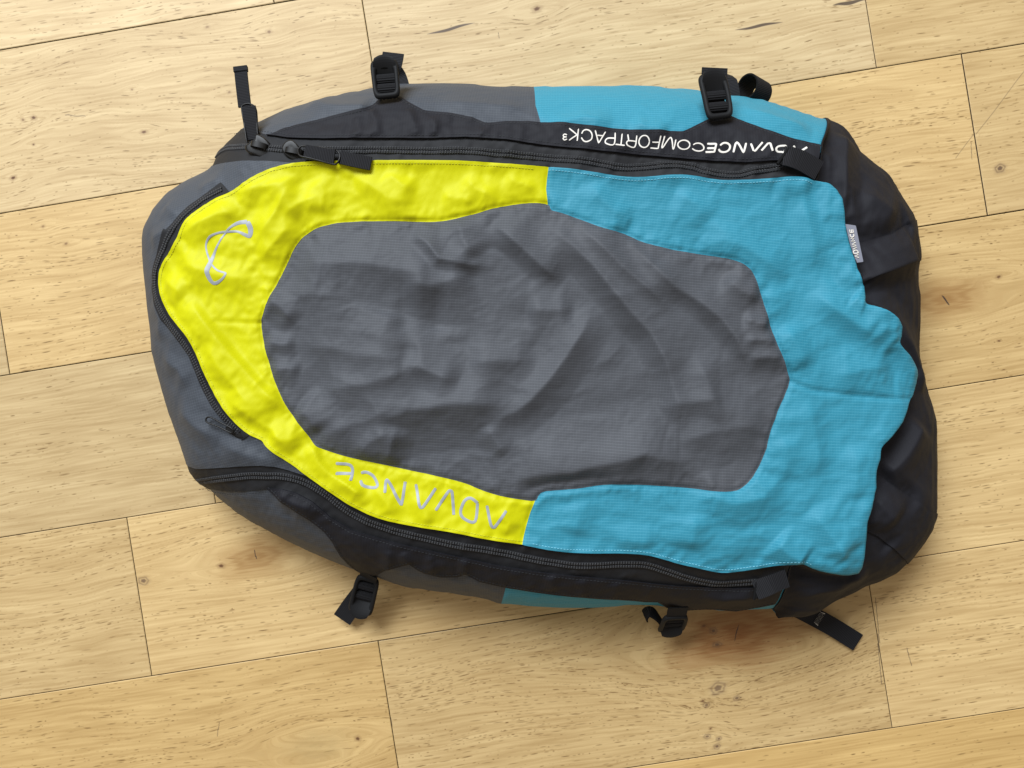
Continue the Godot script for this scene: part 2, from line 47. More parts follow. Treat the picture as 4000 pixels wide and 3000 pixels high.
var creases := [[8, 20, 38, 0.3, pts([-202.2, -120.1, -175.8, -113.0, -136.2, -112.9, -96.6, -105.8, -59.3, -98.7])],
	[-4, 26, 12, 0.3, pts([-197.8, -79.7, -158.2, -78.7, -109.8, -69.0, -61.5, -55.8, -26.5, -54.4])],
	[5, 12, 5, 0.3, pts([-92.2, -144.3, -76.9, -132.0, -65.9, -117.9, -39.6, -112.2, -19.9, -111.7])],
	[7, 18, 26, 0.3, pts([-101.0, -93.9, -73.4, -92.1, -54.9, -96.9, -33.9, -104.3])],
	[-3, 16, 8, 0.3, pts([-114.2, -57.6, -79.1, -53.2, -54.9, -53.2])],
	[6, 20, 7, 0.3, pts([-16.9, -152.8, 12.0, -127.3, 31.2, -109.8, 50.0, -94.9])],
	[7.5, 22, 9, 0.3, pts([30.3, -157.0, 41.2, -144.7, 58.2, -130.7, 77.8, -111.0, 93.5, -91.3, 113.1, -67.8, 132.6, -46.8, 146.1, -20.2, 154.8, 9.8, 166.5, 38.5])],
	[4.5, 14, 6, 0.3, pts([60.8, -152.5, 68.7, -144.6, 87.0, -127.5, 106.6, -107.9, 132.6, -86.9, 154.3, -66.8])],
	[6, 16, 7, 0.3, pts([106.1, -140.6, 117.4, -127.5, 138.3, -106.1, 154.3, -91.2, 176.0, -78.1, 197.7, -60.7, 212.4, -40.7, 222.8, -20.2, 231.9, -0.7])],
	[6, 12, 14, 0.3, pts([79.6, -78.3, 69.6, -50.4, 53.9, -26.8, 36.9, -3.3, 19.8, 15.1, 6.7, 25.1, -20.8, 37.8])],
	[4, 14, 16, 0.3, pts([15.0, -70.5, 34.7, -69.6, 60.8, -70.5])],
	[4, 18, 14, 0.3, pts([-39.6, -19.5, -9.0, -22.5, 26.0, -21.6])],
	[5, 15, 9, 0.3, pts([-101.0, -18.2, -85.6, -16.4, -65.9, -8.5, -47.1, -1.5])],
	[9, 26, 20, 0.3, pts([-131.8, 41.9, -118.6, 34.4, -94.4, 24.3, -54.9, 18.6, -35.2, 17.7, -15.6, 19.0, 8.1, 20.8])],
	[3, 8, 8, 0.3, pts([-22.1, 38.7, -13.4, 52.7, -3.7, 68.0])],
	[8, 24, 14, 0.3, pts([-6.8, 99.9, 8.5, 91.1, 23.8, 85.4, 56.5, 82.3, 89.2, 74.8, 110.0, 69.9, 127.0, 64.3, 138.7, 69.0, 158.2, 72.5, 182.5, 67.7])],
	[-3, 12, 6, 0.3, pts([4.1, 104.2, 34.7, 94.1, 69.6, 89.6, 104.4, 87.4])],
	[6.5, 28, 18, 0.3, pts([-180.2, 9.0, -162.6, 3.7, -131.8, -0.7, -109.8, -7.7, -84.3, -15.5])],
	[5, 20, 16, 0.3, pts([-184.6, 52.9, -162.6, 43.2, -131.8, 33.1, -101.0, 18.6])],
	[4, 9, 12, 0.3, pts([-106.3, 39.6, -110.7, 57.2, -115.9, 76.9])],
	[4, 10, 14, 0.3, pts([-145.0, 70.4, -131.8, 55.0, -109.8, 44.0])],
	[5, 16, 26, 0.3, pts([-219.9, -83.2, -184.6, -84.0, -149.4, -76.5, -114.2, -61.1, -74.7, -50.1, -35.2, -41.3])],
	[4, 20, 14, 0.3, pts([-202.2, -37.1, -167.0, -34.0, -131.8, -26.1, -92.2, -23.9])],
	[4, 14, 10, 0.3, pts([-48.4, -157.3, -44.0, -135.4, -30.9, -117.8])],
	[4, 14, 12, 0.3, pts([139.1, 22.0, 165.2, 16.8, 199.8, 14.1])],
	[5, 22, 16, 0.3, pts([154.3, 56.8, 182.5, 45.9, 217.2, 39.3, 243.1, 41.5])],
	[4, 16, 10, 0.3, pts([173.9, -30.2, 182.5, -8.5, 191.2, 17.6, 199.8, 43.7])],
	[4, 12, 8, 0.3, pts([199.8, -99.8, 217.2, -86.7, 234.5, -78.0])],
	[3.5, 7, 7, 0.3, pts([217.2, -60.6, 234.5, -57.1, 244.8, -54.5])],
	[3.5, 7, 7, 0.3, pts([217.2, -41.1, 238.8, -41.1, 250.0, -38.0])],
	[3, 6, 7, 0.3, pts([221.5, -23.7, 243.1, -25.8, 256.1, -23.2])],
	[3.5, 8, 9, 0.3, pts([-233.1, -83.3, -215.5, -72.2, -202.2, -56.9])],
	[3, 6, 8, 0.3, pts([-233.1, -41.5, -215.5, -37.1, -202.2, -38.4])],
	[3, 6, 8, 0.3, pts([-226.5, -13.0, -211.1, -15.1, -197.8, -12.9])],
	[4, 14, 10, 0.3, pts([-202.2, 22.2, -189.0, 30.9, -180.2, 46.3])],
	[4.5, 9, 14, 0.3, pts([79.1, -192.6, 83.5, -176.4, 96.6, -163.3, 117.4, -156.6])],
	[6, 16, 13, 0.3, pts([176.0, -131.6, 202.0, -134.6, 224.9, -125.8, 243.1, -112.7, 264.7, -98.8])],
	[3.5, 10, 14, 0.3, pts([154.3, -178.3, 173.9, -169.5, 186.9, -152.0])],
	[4, 10, 14, 0.3, pts([247.4, -187.4, 269.0, -185.6, 286.3, -187.3])],
	[4, 10, 8, 0.3, pts([275.5, -177.8, 278.5, -156.1, 282.8, -134.3, 286.3, -108.3])],
	[7, 15, 8, 0.3, pts([281.9, -87.5, 302.6, -70.1, 322.0, -57.0, 349.9, -36.7])],
	[6, 8, 20, 0.3, pts([256.9, -56.2, 263.8, -44.1, 272.9, -26.7, 276.8, -12.8])],
	[4, 8, 8, 0.3, pts([320.7, -82.2, 327.6, -77.0, 332.8, -75.2])],
	[4.5, 6, 10, 0.3, pts([342.7, -56.2, 356.3, -46.4, 366.0, -37.5])],
	[4.5, 9, 18, 0.3, pts([275.5, 8.9, 282.8, 31.9, 288.0, 56.6, 289.7, 91.4])],
	[4, 12, 14, 0.3, pts([299.2, -6.3, 329.3, -12.8, 362.6, -17.3])],
	[5.5, 18, 9, 0.3, pts([281.9, 117.4, 297.5, 139.1, 317.8, 163.7])],
	[7.5, 18, 13, 0.3, pts([169.5, 112.5, 191.2, 105.0, 210.7, 111.5, 236.6, 105.4, 251.7, 91.4, 263.8, 85.3])],
	[7.5, 12, 9, 0.2, pts([248.4, 147.1, 260.7, 158.8, 277.8, 169.7])],
	[4, 8, 8, 0.3, pts([303.7, 147.8, 311.6, 161.6, 317.1, 179.3])],
	[3, 8, 10, 0.3, pts([98.0, 151.3, 111.0, 146.8, 126.3, 148.5, 134.4, 157.6])],
	[4, 10, 16, 0.3, pts([173.9, 122.1, 173.0, 139.5, 170.0, 157.4])],
	[3.5, 12, 14, 0.3, pts([60.8, 109.3, 65.2, 126.7, 60.9, 144.2])],
	[4, 12, 16, 0.3, pts([197.7, -108.5, 225.8, -86.7, 243.1, -82.3, 269.0, -77.9])],
	[4, 14, 10, 0.3, pts([320.7, 56.6, 325.0, 82.6, 320.7, 113.0])],
	[4, 12, 12, 0.3, pts([256.1, 48.0, 260.4, 69.7, 256.1, 91.4])],
	[5, 10, 10, 0.3, pts([-204.0, -195.2, -215.5, -171.0, -228.7, -150.9, -243.8, -136.0])],
	[5, 9, 9, 0.3, pts([-313.9, -142.0, -296.0, -153.4, -278.1, -160.7, -255.3, -163.3])],
	[4.5, 9, 12, 0.3, pts([-320.4, -116.8, -304.4, -112.1, -281.8, -104.5, -255.2, -100.9, -237.6, -102.6])],
	[5, 10, 9, 0.3, pts([-237.6, -118.4, -224.3, -131.6, -211.9, -144.7, -197.8, -149.0])],
	[4, 8, 9, 0.3, pts([-263.4, -183.2, -237.6, -185.2, -215.5, -188.6, -197.8, -200.8])],
	[4, 9, 9, 0.3, pts([-215.5, -157.9, -197.8, -171.0, -175.8, -179.7])],
	[4, 8, 10, 0.3, pts([-184.6, -197.3, -175.8, -179.7, -178.0, -159.9])],
	[4, 10, 9, 0.3, pts([-149.4, -197.1, -131.8, -188.2, -114.2, -175.0, -87.8, -170.5])],
	[3.5, 8, 9, 0.3, pts([-118.6, -201.3, -101.0, -188.1, -87.8, -183.7])],
	[3.5, 8, 8, 0.3, pts([-44.0, -196.6, -30.9, -183.4, -9.0, -174.6])],
	[3, 7, 8, 0.3, pts([-65.9, -179.2, -44.0, -174.7, -30.9, -170.3])],
	[3, 7, 8, 0.3, pts([-4.6, -196.4, 8.5, -189.8, 26.0, -185.4])],
	[4, 3, 16, 0.15, pts([-307.1, -83.6, -288.9, -58.3, -263.7, -27.9, -237.1, 1.1, -211.1, 25.7])],
	[4.5, 3, 14, 0.15, pts([-188.1, 55.1, -180.2, 74.4, -171.8, 83.6, -153.8, 94.5, -136.2, 105.4])],
	[4, 10, 10, 0.3, pts([-290.8, -39.4, -272.9, -13.0, -250.8, 13.4, -224.3, 35.4])],
	[4, 9, 9, 0.3, pts([-273.0, 9.0, -250.8, 26.6, -224.3, 44.1, -202.2, 68.3])],
	[4, 8, 10, 0.3, pts([-228.7, 48.5, -211.1, 52.9, -197.8, 50.7])],
	[3.5, 7, 8, 0.3, pts([-334.0, -102.7, -322.6, -93.1, -309.6, -83.7])],
	[3, 7, 7, 0.3, pts([-131.8, 96.6, -114.2, 114.1, -110.0, 127.5])],
	[3, 7, 7, 0.3, pts([-92.2, 105.3, -79.1, 122.8, -74.8, 136.1])],
	[3, 6, 7, 0.3, pts([-9.0, 118.2, -0.2, 131.3, -4.6, 144.6])],
	[3, 6, 6, 0.3, pts([-162.6, 87.9, -145.0, 101.1, -131.9, 118.7])],
	[7, 9, 10, 0.15, pts([-203.7, -291.3, -184.0, -276.6, -168.6, -272.8, -135.4, -270.1])],
	[6, 8, 9, 0.3, pts([185.5, 209.3, 209.1, 213.1, 244.0, 208.8])],
	[5, 6, 8, 0.3, pts([-227.2, 104.7, -204.8, 115.7, -182.1, 122.0])],
	[2, 3, 6, 0.12, pts([-134.6, -267.7, -127.8, -250.9, -125.1, -236.1])],
	[2, 3, 5, 0.12, pts([-98.7, -266.5, -90.8, -250.4, -88.1, -236.7])],
	[1.5, 3, 4, 0.12, pts([-147.5, -258.1, -143.7, -247.4, -141.1, -236.4])],
	[1.5, 3, 4, 0.12, pts([-75.7, -256.5, -70.8, -246.2, -71.4, -236.6])],
	[2, 3, 5, 0.12, pts([-117.7, 161.1, -117.6, 174.5, -123.0, 187.7])],
	[2, 3, 5, 0.12, pts([-103.0, 162.9, -99.4, 171.6, -98.2, 177.1])],
	[1.5, 3, 4, 0.12, pts([-76.3, 167.3, -75.4, 177.9, -80.0, 186.7])],
	[1.5, 3, 4, 0.12, pts([-42.7, 170.0, -43.6, 178.4, -46.0, 187.5])],
	[1.5, 3, 4, 0.12, pts([39.5, 185.4, 42.5, 196.4, 38.2, 204.9])],
	[1.5, 3, 4, 0.12, pts([70.7, 188.3, 72.2, 198.4, 70.0, 210.9])],
	[1.5, 3, 4, 0.12, pts([102.4, 192.8, 103.5, 203.4, 101.4, 215.5])],
	[1.5, 4, 4, 0.12, pts([138.9, 197.6, 136.2, 208.3, 131.7, 219.6])],
	[5, 8, 10, 0.3, pts([34.8, -246.1, 70.2, -255.9, 100.8, -249.5])],
	[5, 7, 8, 0.3, pts([116.3, -252.6, 131.2, -244.4, 153.0, -242.5])],
	[4, 10, 12, 0.3, pts([-72.7, -276.5, -27.6, -272.5, 17.3, -269.3])],
	[4, 8, 10, 0.3, pts([225.7, -273.9, 259.0, -258.5, 294.1, -245.4])],
	[4, 6, 8, 0.3, pts([-358.6, -141.6, -338.8, -147.6, -324.8, -150.8])],
	[3.5, 7, 8, 0.3, pts([-356.1, -86.9, -342.8, -63.2, -348.0, -40.9])],
	[4, 8, 8, 0.3, pts([-346.3, -27.2, -320.5, -13.2, -313.2, 4.7])],
	[4, 8, 8, 0.3, pts([-329.1, 23.0, -305.3, 40.6, -279.0, 53.3])],
	[3, 6, 7, 0.3, pts([-309.1, -190.2, -299.9, -194.6, -279.1, -201.9])],
	[4, 9, 9, 0.3, pts([-279.5, 57.8, -247.0, 68.5, -215.5, 74.9])],
	[3, 7, 7, 0.3, pts([-344.6, -178.4, -328.5, -168.2, -319.7, -164.9])],
	[9, 10, 6, 0.1, pts([335.3, -252.3, 327.5, -222.1, 323.7, -196.4, 320.6, -169.1, 319.9, -149.0])],
	[-6, 8, 8, 0.05, pts([328.5, -134.2, 352.3, -139.9, 373.3, -147.0, 402.1, -162.0])],
	[10.5, 16, 7, 0.05, pts([327.6, -96.9, 350.2, -103.2, 373.6, -112.0, 406.9, -123.7])],
	[10.5, 12, 14, 0.15, pts([335.9, -75.7, 356.2, -70.4, 376.5, -55.0, 396.2, -35.9, 410.0, -13.6, 416.8, 9.4])],
	[9, 14, 10, 0.15, pts([406.3, 38.2, 385.3, 68.1, 369.4, 82.8, 361.2, 87.0])],
	[-5, 7, 7, 0.2, pts([346.5, 81.7, 357.1, 88.7, 374.4, 100.4, 391.2, 111.1, 403.2, 118.5])],
	[-5, 7, 7, 0.2, pts([335.9, 142.9, 345.4, 142.1, 357.2, 147.9, 368.7, 156.2, 377.1, 162.9])],
	[7.5, 10, 10, 0.3, pts([300.0, 188.0, 332.3, 194.7, 359.4, 191.8])],
	[6, 10, 10, 0.3, pts([284.1, 216.5, 303.9, 206.3, 340.9, 200.8])],
	[6, 8, 10, 0.3, pts([264.2, 181.0, 284.4, 191.7, 310.3, 192.0])],
	[6, 10, 12, 0.3, pts([310.4, -235.2, 309.4, -209.7, 310.7, -186.8])],
	[6, 14, 14, 0.3, pts([342.6, -188.8, 361.5, -176.4, 383.8, -165.2])],
	[7.5, 14, 12, 0.3, pts([348.7, 106.4, 360.0, 121.7, 376.1, 135.9])]]
var strip_letters := [
	[1.8, [pts([269.0, -225.7, 271.6, -219.4, 273.2, -218.7, 281.3, -223.8])]],
	[1.8, [pts([261.1, -224.9, 254.0, -224.3, 251.6, -221.6, 252.9, -219.3, 256.3, -218.9, 258.8, -218.8, 261.1, -224.9])]],
	[1.8, [pts([237.1, -219.5, 243.9, -227.1]), pts([243.9, -227.1, 246.2, -227.0, 247.6, -219.3])]],
	[1.8, [pts([227.9, -226.8, 229.8, -219.2]), pts([229.8, -219.2, 231.3, -219.4, 238.7, -228.0])]],
	[1.8, [pts([211.6, -218.8, 215.1, -228.8, 220.4, -219.6, 221.3, -219.6, 223.5, -227.5])]],
	[1.8, [pts([199.2, -225.6, 202.2, -227.9, 206.2, -227.9, 208.8, -225.4, 207.7, -221.6, 203.8, -219.4, 199.6, -220.0, 197.9, -222.3])]],
	[1.8, [pts([187.2, -227.8, 195.8, -227.3, 193.7, -219.5, 185.1, -219.1]), pts([187.0, -223.2, 194.5, -223.0])]],
	[1.15, [pts([173.5, -225.8, 176.1, -227.5, 180.6, -227.5, 183.8, -224.7, 183.2, -221.6, 179.8, -220.1, 175.4, -220.7, 172.5, -222.5])]],
	[1.15, [pts([170.5, -226.1, 170.0, -224.4, 168.7, -222.9, 166.8, -222.0, 164.6, -221.7, 162.4, -222.0, 160.6, -223.0, 159.4, -224.4, 159.0, -226.1, 159.5, -227.8, 160.8, -229.2, 162.7, -230.2, 164.9, -230.5, 167.1, -230.2, 168.9, -229.2, 170.1, -227.8, 170.5, -226.1])]],
	[1.15, [pts([157.4, -231.2, 154.7, -221.7, 152.5, -233.5, 144.1, -222.7, 146.6, -234.2])]],
	[1.15, [pts([142.8, -234.2, 140.6, -222.8, 133.3, -223.3]), pts([141.5, -228.5, 135.0, -228.7])]],
	[1.15, [pts([132.3, -229.2, 131.8, -227.1, 130.7, -225.3, 129.1, -224.1, 127.3, -223.7, 125.4, -224.1, 123.8, -225.3, 122.8, -227.1, 122.5, -229.2, 122.9, -231.4, 124.0, -233.3, 125.6, -234.5, 127.5, -234.9, 129.4, -234.5, 130.9, -233.2, 131.9, -231.4, 132.3, -229.2])]],
	[1.15, [pts([120.6, -235.3, 118.5, -224.2, 112.3, -224.8, 110.5, -227.1, 112.2, -229.6, 119.4, -229.5]), pts([112.6, -229.8, 112.1, -236.1])]],
	[1.15, [pts([106.7, -237.0, 105.2, -225.7]), pts([100.0, -226.3, 108.7, -225.0])]],
	[1.15, [pts([100.2, -238.1, 98.7, -226.4, 91.8, -227.1, 90.6, -229.9, 93.2, -232.7, 99.3, -232.4])]],
	[1.15, [pts([81.1, -240.1, 84.3, -227.8, 90.9, -239.0]), pts([82.6, -235.4, 88.5, -235.1])]],
	[1.15, [pts([68.2, -236.8, 69.9, -239.9, 73.1, -240.9, 76.7, -239.2, 78.2, -235.0, 77.2, -231.2, 73.6, -229.1, 70.2, -229.7, 67.9, -233.0])]],
	[1.15, [pts([65.3, -241.7, 64.0, -229.9]), pts([56.5, -242.3, 64.0, -235.8]), pts([64.4, -236.1, 56.3, -230.6])]],
	[1.1, [pts([54.4, -235.8, 52.3, -236.7, 50.8, -235.4, 52.1, -234.0, 54.1, -233.9]), pts([52.1, -233.9, 50.6, -232.5, 52.0, -230.9, 54.4, -231.8])]]]
var lid_letters := [
	[2.8, [pts([-21.4, 114.9, -17.9, 131.9, -15.3, 135.6, -12.3, 133.2, -3.1, 119.5])]],
	[2.8, [pts([-30.3, 112.6, -32.6, 130.0, -42.4, 127.8, -46.3, 122.8, -45.3, 116.3, -42.0, 110.0, -36.5, 108.2, -30.3, 112.6])]],
	[2.8, [pts([-69.9, 119.6, -58.5, 102.6, -55.9, 101.3, -54.3, 103.9, -52.9, 123.9])]],
	[2.8, [pts([-89.2, 95.2, -85.0, 114.4, -82.7, 116.4, -80.4, 114.4, -69.9, 98.7])]],
	[2.8, [pts([-118.0, 103.1, -116.2, 90.8, -104.2, 112.2, -102.0, 111.7, -99.2, 92.9])]],
	[2.8, [pts([-141.5, 84.8, -136.6, 84.0, -130.1, 87.4, -125.4, 95.6, -128.3, 98.4, -135.3, 97.9, -139.9, 95.7, -141.9, 91.7])]],
	[2.8, [pts([-165.3, 75.6, -154.4, 76.4, -150.5, 78.6, -149.5, 83.2, -150.8, 91.7]), pts([-164.9, 84.8, -150.5, 85.3])]]]
var emblem_line := pts([-249.4, -154.3, -258.9, -152.8, -269.5, -144.9, -280.1, -127.9, -285.4, -112.1, -286.5, -105.9, -283.9, -98.5, -279.7, -95.6, -272.2, -99.8, -269.1, -104.4, -270.8, -105.7, -277.5, -108.1, -283.9, -114.7, -288.5, -125.3, -289.6, -133.2, -285.9, -139.7, -277.5, -143.7, -269.3, -144.7, -258.7, -144.9, -251.0, -141.6, -247.2, -141.1, -246.4, -147.9, -249.4, -154.3])
var emblem_widths := [5.6, 4.4, 2.6, 2.2, 2.2, 3, 4.8, 6, 5.2, 3.8, 2.9, 2.4, 2.2, 2.2, 2.2, 2.4, 2.5, 2.5, 2.4, 2.8, 4.4, 6.6, 6.2]
var tag_corners := pts([315.7, -150.5, 325.6, -149.3, 326.2, -148.7, 333.5, -115.6, 332.8, -115.1, 325.0, -114.0])
var tag_letters := [[pts([328.3, -121.7, 324.8, -120.3, 328.9, -118.9])],
	[pts([324.1, -122.6, 323.7, -124.6, 325.0, -125.7, 327.0, -125.6, 327.8, -124.8, 328.2, -123.3, 324.1, -122.6])],
	[pts([322.5, -129.6, 326.7, -128.4, 323.3, -126.7])],
	[pts([325.6, -133.2, 322.2, -131.4, 326.1, -130.2])],
	[pts([324.8, -134.6, 321.5, -134.1, 324.1, -137.0, 321.0, -136.8])],
	[pts([320.7, -140.8, 320.4, -139.7, 321.2, -138.3, 322.9, -138.2, 324.1, -139.5, 323.5, -141.2])],
	[pts([319.8, -145.2, 320.2, -142.1, 323.7, -142.7, 323.0, -145.4]), pts([321.9, -142.4, 321.5, -145.3])]]
var pull_a_tail := pts([-267.5, -314.4, -266.7, -309.2, -265.4, -298.9, -261.8, -273.5])
var pull_a_web := pts([-256.9, -273.0, -255.2, -258.0, -252.5, -240.3])
var pull_a_loop := pts([-264.5, -271.7, -262.4, -275.1, -258.0, -276.1, -253.2, -274.4, -250.3, -270.3, -249.1, -260.7, -248.0, -250.5, -247.1, -240.3, -248.0, -234.2, -252.5, -230.8, -256.6, -233.5, -258.6, -240.4, -261.4, -256.0])
var slider_a := pts([-254.7, -229.9, -253.5, -224.0, -245.8, -220.6, -239.8, -218.0, -234.3, -219.6, -230.5, -223.1, -229.9, -229.1, -233.8, -234.9, -239.2, -239.1, -244.2, -241.0, -245.8, -235.3])
var bridge_a := pts([-248.5, -231.2, -233.3, -227.5])
var slider_b := pts([-218.1, -224.9, -216.5, -228.9, -213.4, -232.1, -208.7, -233.4, -205.0, -231.0, -201.9, -227.5, -198.0, -221.7, -199.8, -216.8, -203.0, -214.1, -206.3, -213.4, -211.9, -216.4, -215.9, -220.5])
var bridge_b := pts([-213.6, -223.4, -197.1, -220.0])
var pull_b_loop := pts([-200.3, -221.6, -198.2, -225.4, -194.1, -225.5, -179.3, -223.3, -165.3, -221.2, -161.0, -218.2, -159.8, -213.5, -161.3, -209.0, -165.2, -207.0, -175.7, -209.4, -188.9, -212.8, -197.6, -215.3])
var pull_b_web := pts([-194.1, -220.0, -179.3, -216.6, -164.8, -214.5])
var pull_b_tail := pts([-160.0, -214.1, -144.9, -210.4, -130.4, -207.6])
var pocket_loop := pts([-289.8, 35.0, -289.0, 32.3, -285.2, 31.7, -275.8, 36.3, -264.0, 41.9, -262.4, 45.2, -265.5, 45.9, -277.4, 40.7, -287.0, 37.3])
var pocket_slider := pts([-271.1, 42.7, -267.5, 39.8, -261.4, 41.4, -256.1, 45.3, -251.5, 49.9, -254.9, 52.2, -262.4, 50.0])
var grain_angle := 0.15900
var row_edges := [-644.2, -464.2, -281.8, -100.4, 79.8, 260.2, 442.8, 622.8]
var joints := [[-196.1], [-97.8, 454.4], [-558.4, 548.4], [-350.3], [-452.5], [-193.8, 355.7], []]
var knots := [[92.9, -409.6, 7, 0.8, 0], [-485.7, -382.8, 5, 0.8, 0], [-498.1, -382.3, 4, 0.5, 0], [-364.1, -345.7, 5, 0.7, 0], [-490.6, -352.4, 3, 0.7, 0], [-519.5, -318.6, 5, 0.9, 0], [-472.8, -236.8, 4, 0.5, 0], [568.3, -149.4, 8, 0.9, 1], [486.6, -17.6, 24, 0.8, 2], [-316.1, 145.9, 22, 0.75, 2], [-356.4, 149.6, 5, 0.8, 0], [-446.2, 152.5, 7, 0.75, 1], [-232.9, 364.7, 5, 0.8, 0], [-278.5, 366.1, 22, 0.22, 3], [202.9, 309.9, 42, 0.7, 4], [177.7, 305.4, 6, 0.8, 1], [179.3, 321.3, 6, 0.8, 1], [168.0, 298.2, 4, 0.6, 0], [172.6, 369.7, 11, 0.7, 1], [191.6, 384.1, 5, 0.8, 1], [156.9, 386.6, 5, 0.7, 1], [153.6, 381.4, 4, 0.6, 0], [152.3, 421.8, 5, 0.75, 1], [164.6, 426.3, 4, 0.8, 1], [161.2, 434.6, 5, 0.8, 1], [157.2, 413.7, 3, 0.6, 0], [549.5, -32.3, 4, 0.7, 0], [538.6, 38.5, 3, 0.7, 0], [-495.6, -260.6, 4, 0.4, 0], [-274.3, -452.1, 4, 0.4, 0], [-206.1, -434.8, 5, 0.5, 0], [-261.3, -374.5, 4, 0.4, 0], [-369.9, -395.8, 3, 0.4, 0], [-203.7, -390.2, 2, 0.5, 0]]
var scratches := [[-33.3, -401.0, 23.1, -405.7, 3.2, 0.75], [306.9, -348.4, 361.4, -349.1, 3.2, 0.75], [418.1, -357.8, 455.2, -357.8, 4, 0.75], [613.1, -253.3, 524.6, -168.0, 0.7, 0.5], [-449.3, -379.4, -426.2, -374.0, 0.8, 0.5], [467.3, 256.5, 467.3, 256.5, 1, 0], [359.0, 296.7, 352.7, 394.2, 0.7, 0.6], [-384.3, 323.2, -389.3, 338.2, 0.8, 0.5], [544.4, -182.9, 542.4, -164.0, 1, 0.35], [484.8, -22.6, 491.9, -9.0, 3, 0.9], [207.4, 301.7, 199.0, 321.2, 1.6, 0.9], [-316.1, 139.1, -315.4, 148.1, 1.5, 0.9], [384.3, 357.6, 386.5, 378.7, 1.2, 0.4], [46.3, -390.2, 46.7, -382.8, 1, 0.35], [-152.8, 426.6, -151.1, 432.1, 1, 0.4]]
var buckle_one := pts3([-118.5, 119.1, -276.7, -123.2, 113.1, -315.9])
var buckle_two := pts3([199.7, 129.5, -251.6, 192.8, 121.5, -296.9])
var buckle_three := pts3([-151.7, 45.0, 204.9, -164.3, 30.0, 248.2])
var buckle_four := pts3([170.9, 60.0, 240.6, 170.2, 30.0, 264.9])
var tail_one := pts3([-119.4, 111.1, -300.9, -116.1, 109.1, -315.3, -114.7, 107.1, -325.2])
var tail_one_b := pts3([-119.5, 55.0, -329.1, -116.1, 52.0, -323.4, -112.7, 55.0, -312.5, -110.0, 66.0, -299.7])
var tail_two := pts3([196.9, 117.5, -287.3, 196.9, 117.5, -296.2, 197.3, 117.5, -304.3])
var tail_three := pts3([-157.8, 30.0, 220.6, -175.5, 18.0, 243.1, -187.6, 12.0, 260.2])
var tail_four := pts3([161.1, 34.0, 256.3, 153.6, 40.0, 246.1, 146.5, 42.0, 241.1, 142.7, 38.0, 245.3, 143.8, 34.0, 250.9])
var neck_one := pts3([-115.8, 118.9, -274.1, -118.2, 118.1, -281.1])
var neck_two := pts3([201.8, 128.0, -249.5, 199.1, 128.5, -256.8])
var neck_three := pts3([-147.2, 65.0, 197.1, -152.0, 46.0, 206.6])
var neck_four := pts3([170.4, 75.0, 227.3, 171.2, 61.0, 239.8])
var under_strap := pts3([307.9, 22.0, 241.6, 328.4, 12.0, 253.4, 353.8, 6.0, 267.8, 381.5, 4.0, 285.1])
var zigzag := pts3([331.9, 13.5, 262.1, 339.4, 13.5, 249.4])
var tab_upper := pts3([255.3, 141.0, -212.5, 261.9, 141.8, -211.3, 272.5, 140.8, -207.7, 289.3, 137.2, -199.5])
var tab_lower := pts3([234.7, 123.3, 196.9, 239.9, 126.4, 193.9, 249.0, 128.2, 189.4, 263.8, 125.6, 184.3])
var belt_a := pts3([234.4, 40.0, -301.2, 232.4, 40.0, -313.9, 230.5, 36.0, -326.3, 231.6, 20.0, -336.5])
var belt_b := pts3([264.0, 19.8, -284.5, 256.1, 26.9, -303.6, 253.3, 23.4, -308.2, 252.2, 22.1, -314.5, 253.3, 23.4, -320.7, 256.1, 26.9, -325.3, 260.0, 31.8, -327.0, 263.9, 36.6, -325.3, 266.7, 40.1, -320.7, 267.7, 41.4, -314.5, 266.7, 40.1, -308.2, 263.9, 36.6, -303.6, 260.0, 31.8, -302.0])
var belt_across := Vector3(0.767, -0.634, 0.102)

var nx := 0
var nz := 0
var gx := 0.0
var gz := 0.0
var hm: PackedFloat32Array
var out_sign := 1.0
var mats := {}
var rng := RandomNumberGenerator.new()

func pts(a: Array) -> PackedVector2Array:
	var p := PackedVector2Array()
	for i in range(0, a.size(), 2):
		p.append(Vector2(a[i], a[i + 1]) * 0.001)
	return p

func pts3(a: Array) -> PackedVector3Array:
	var p := PackedVector3Array()
	for i in range(0, a.size(), 3):
		p.append(Vector3(a[i], a[i + 1], a[i + 2]) * 0.001)
	return p

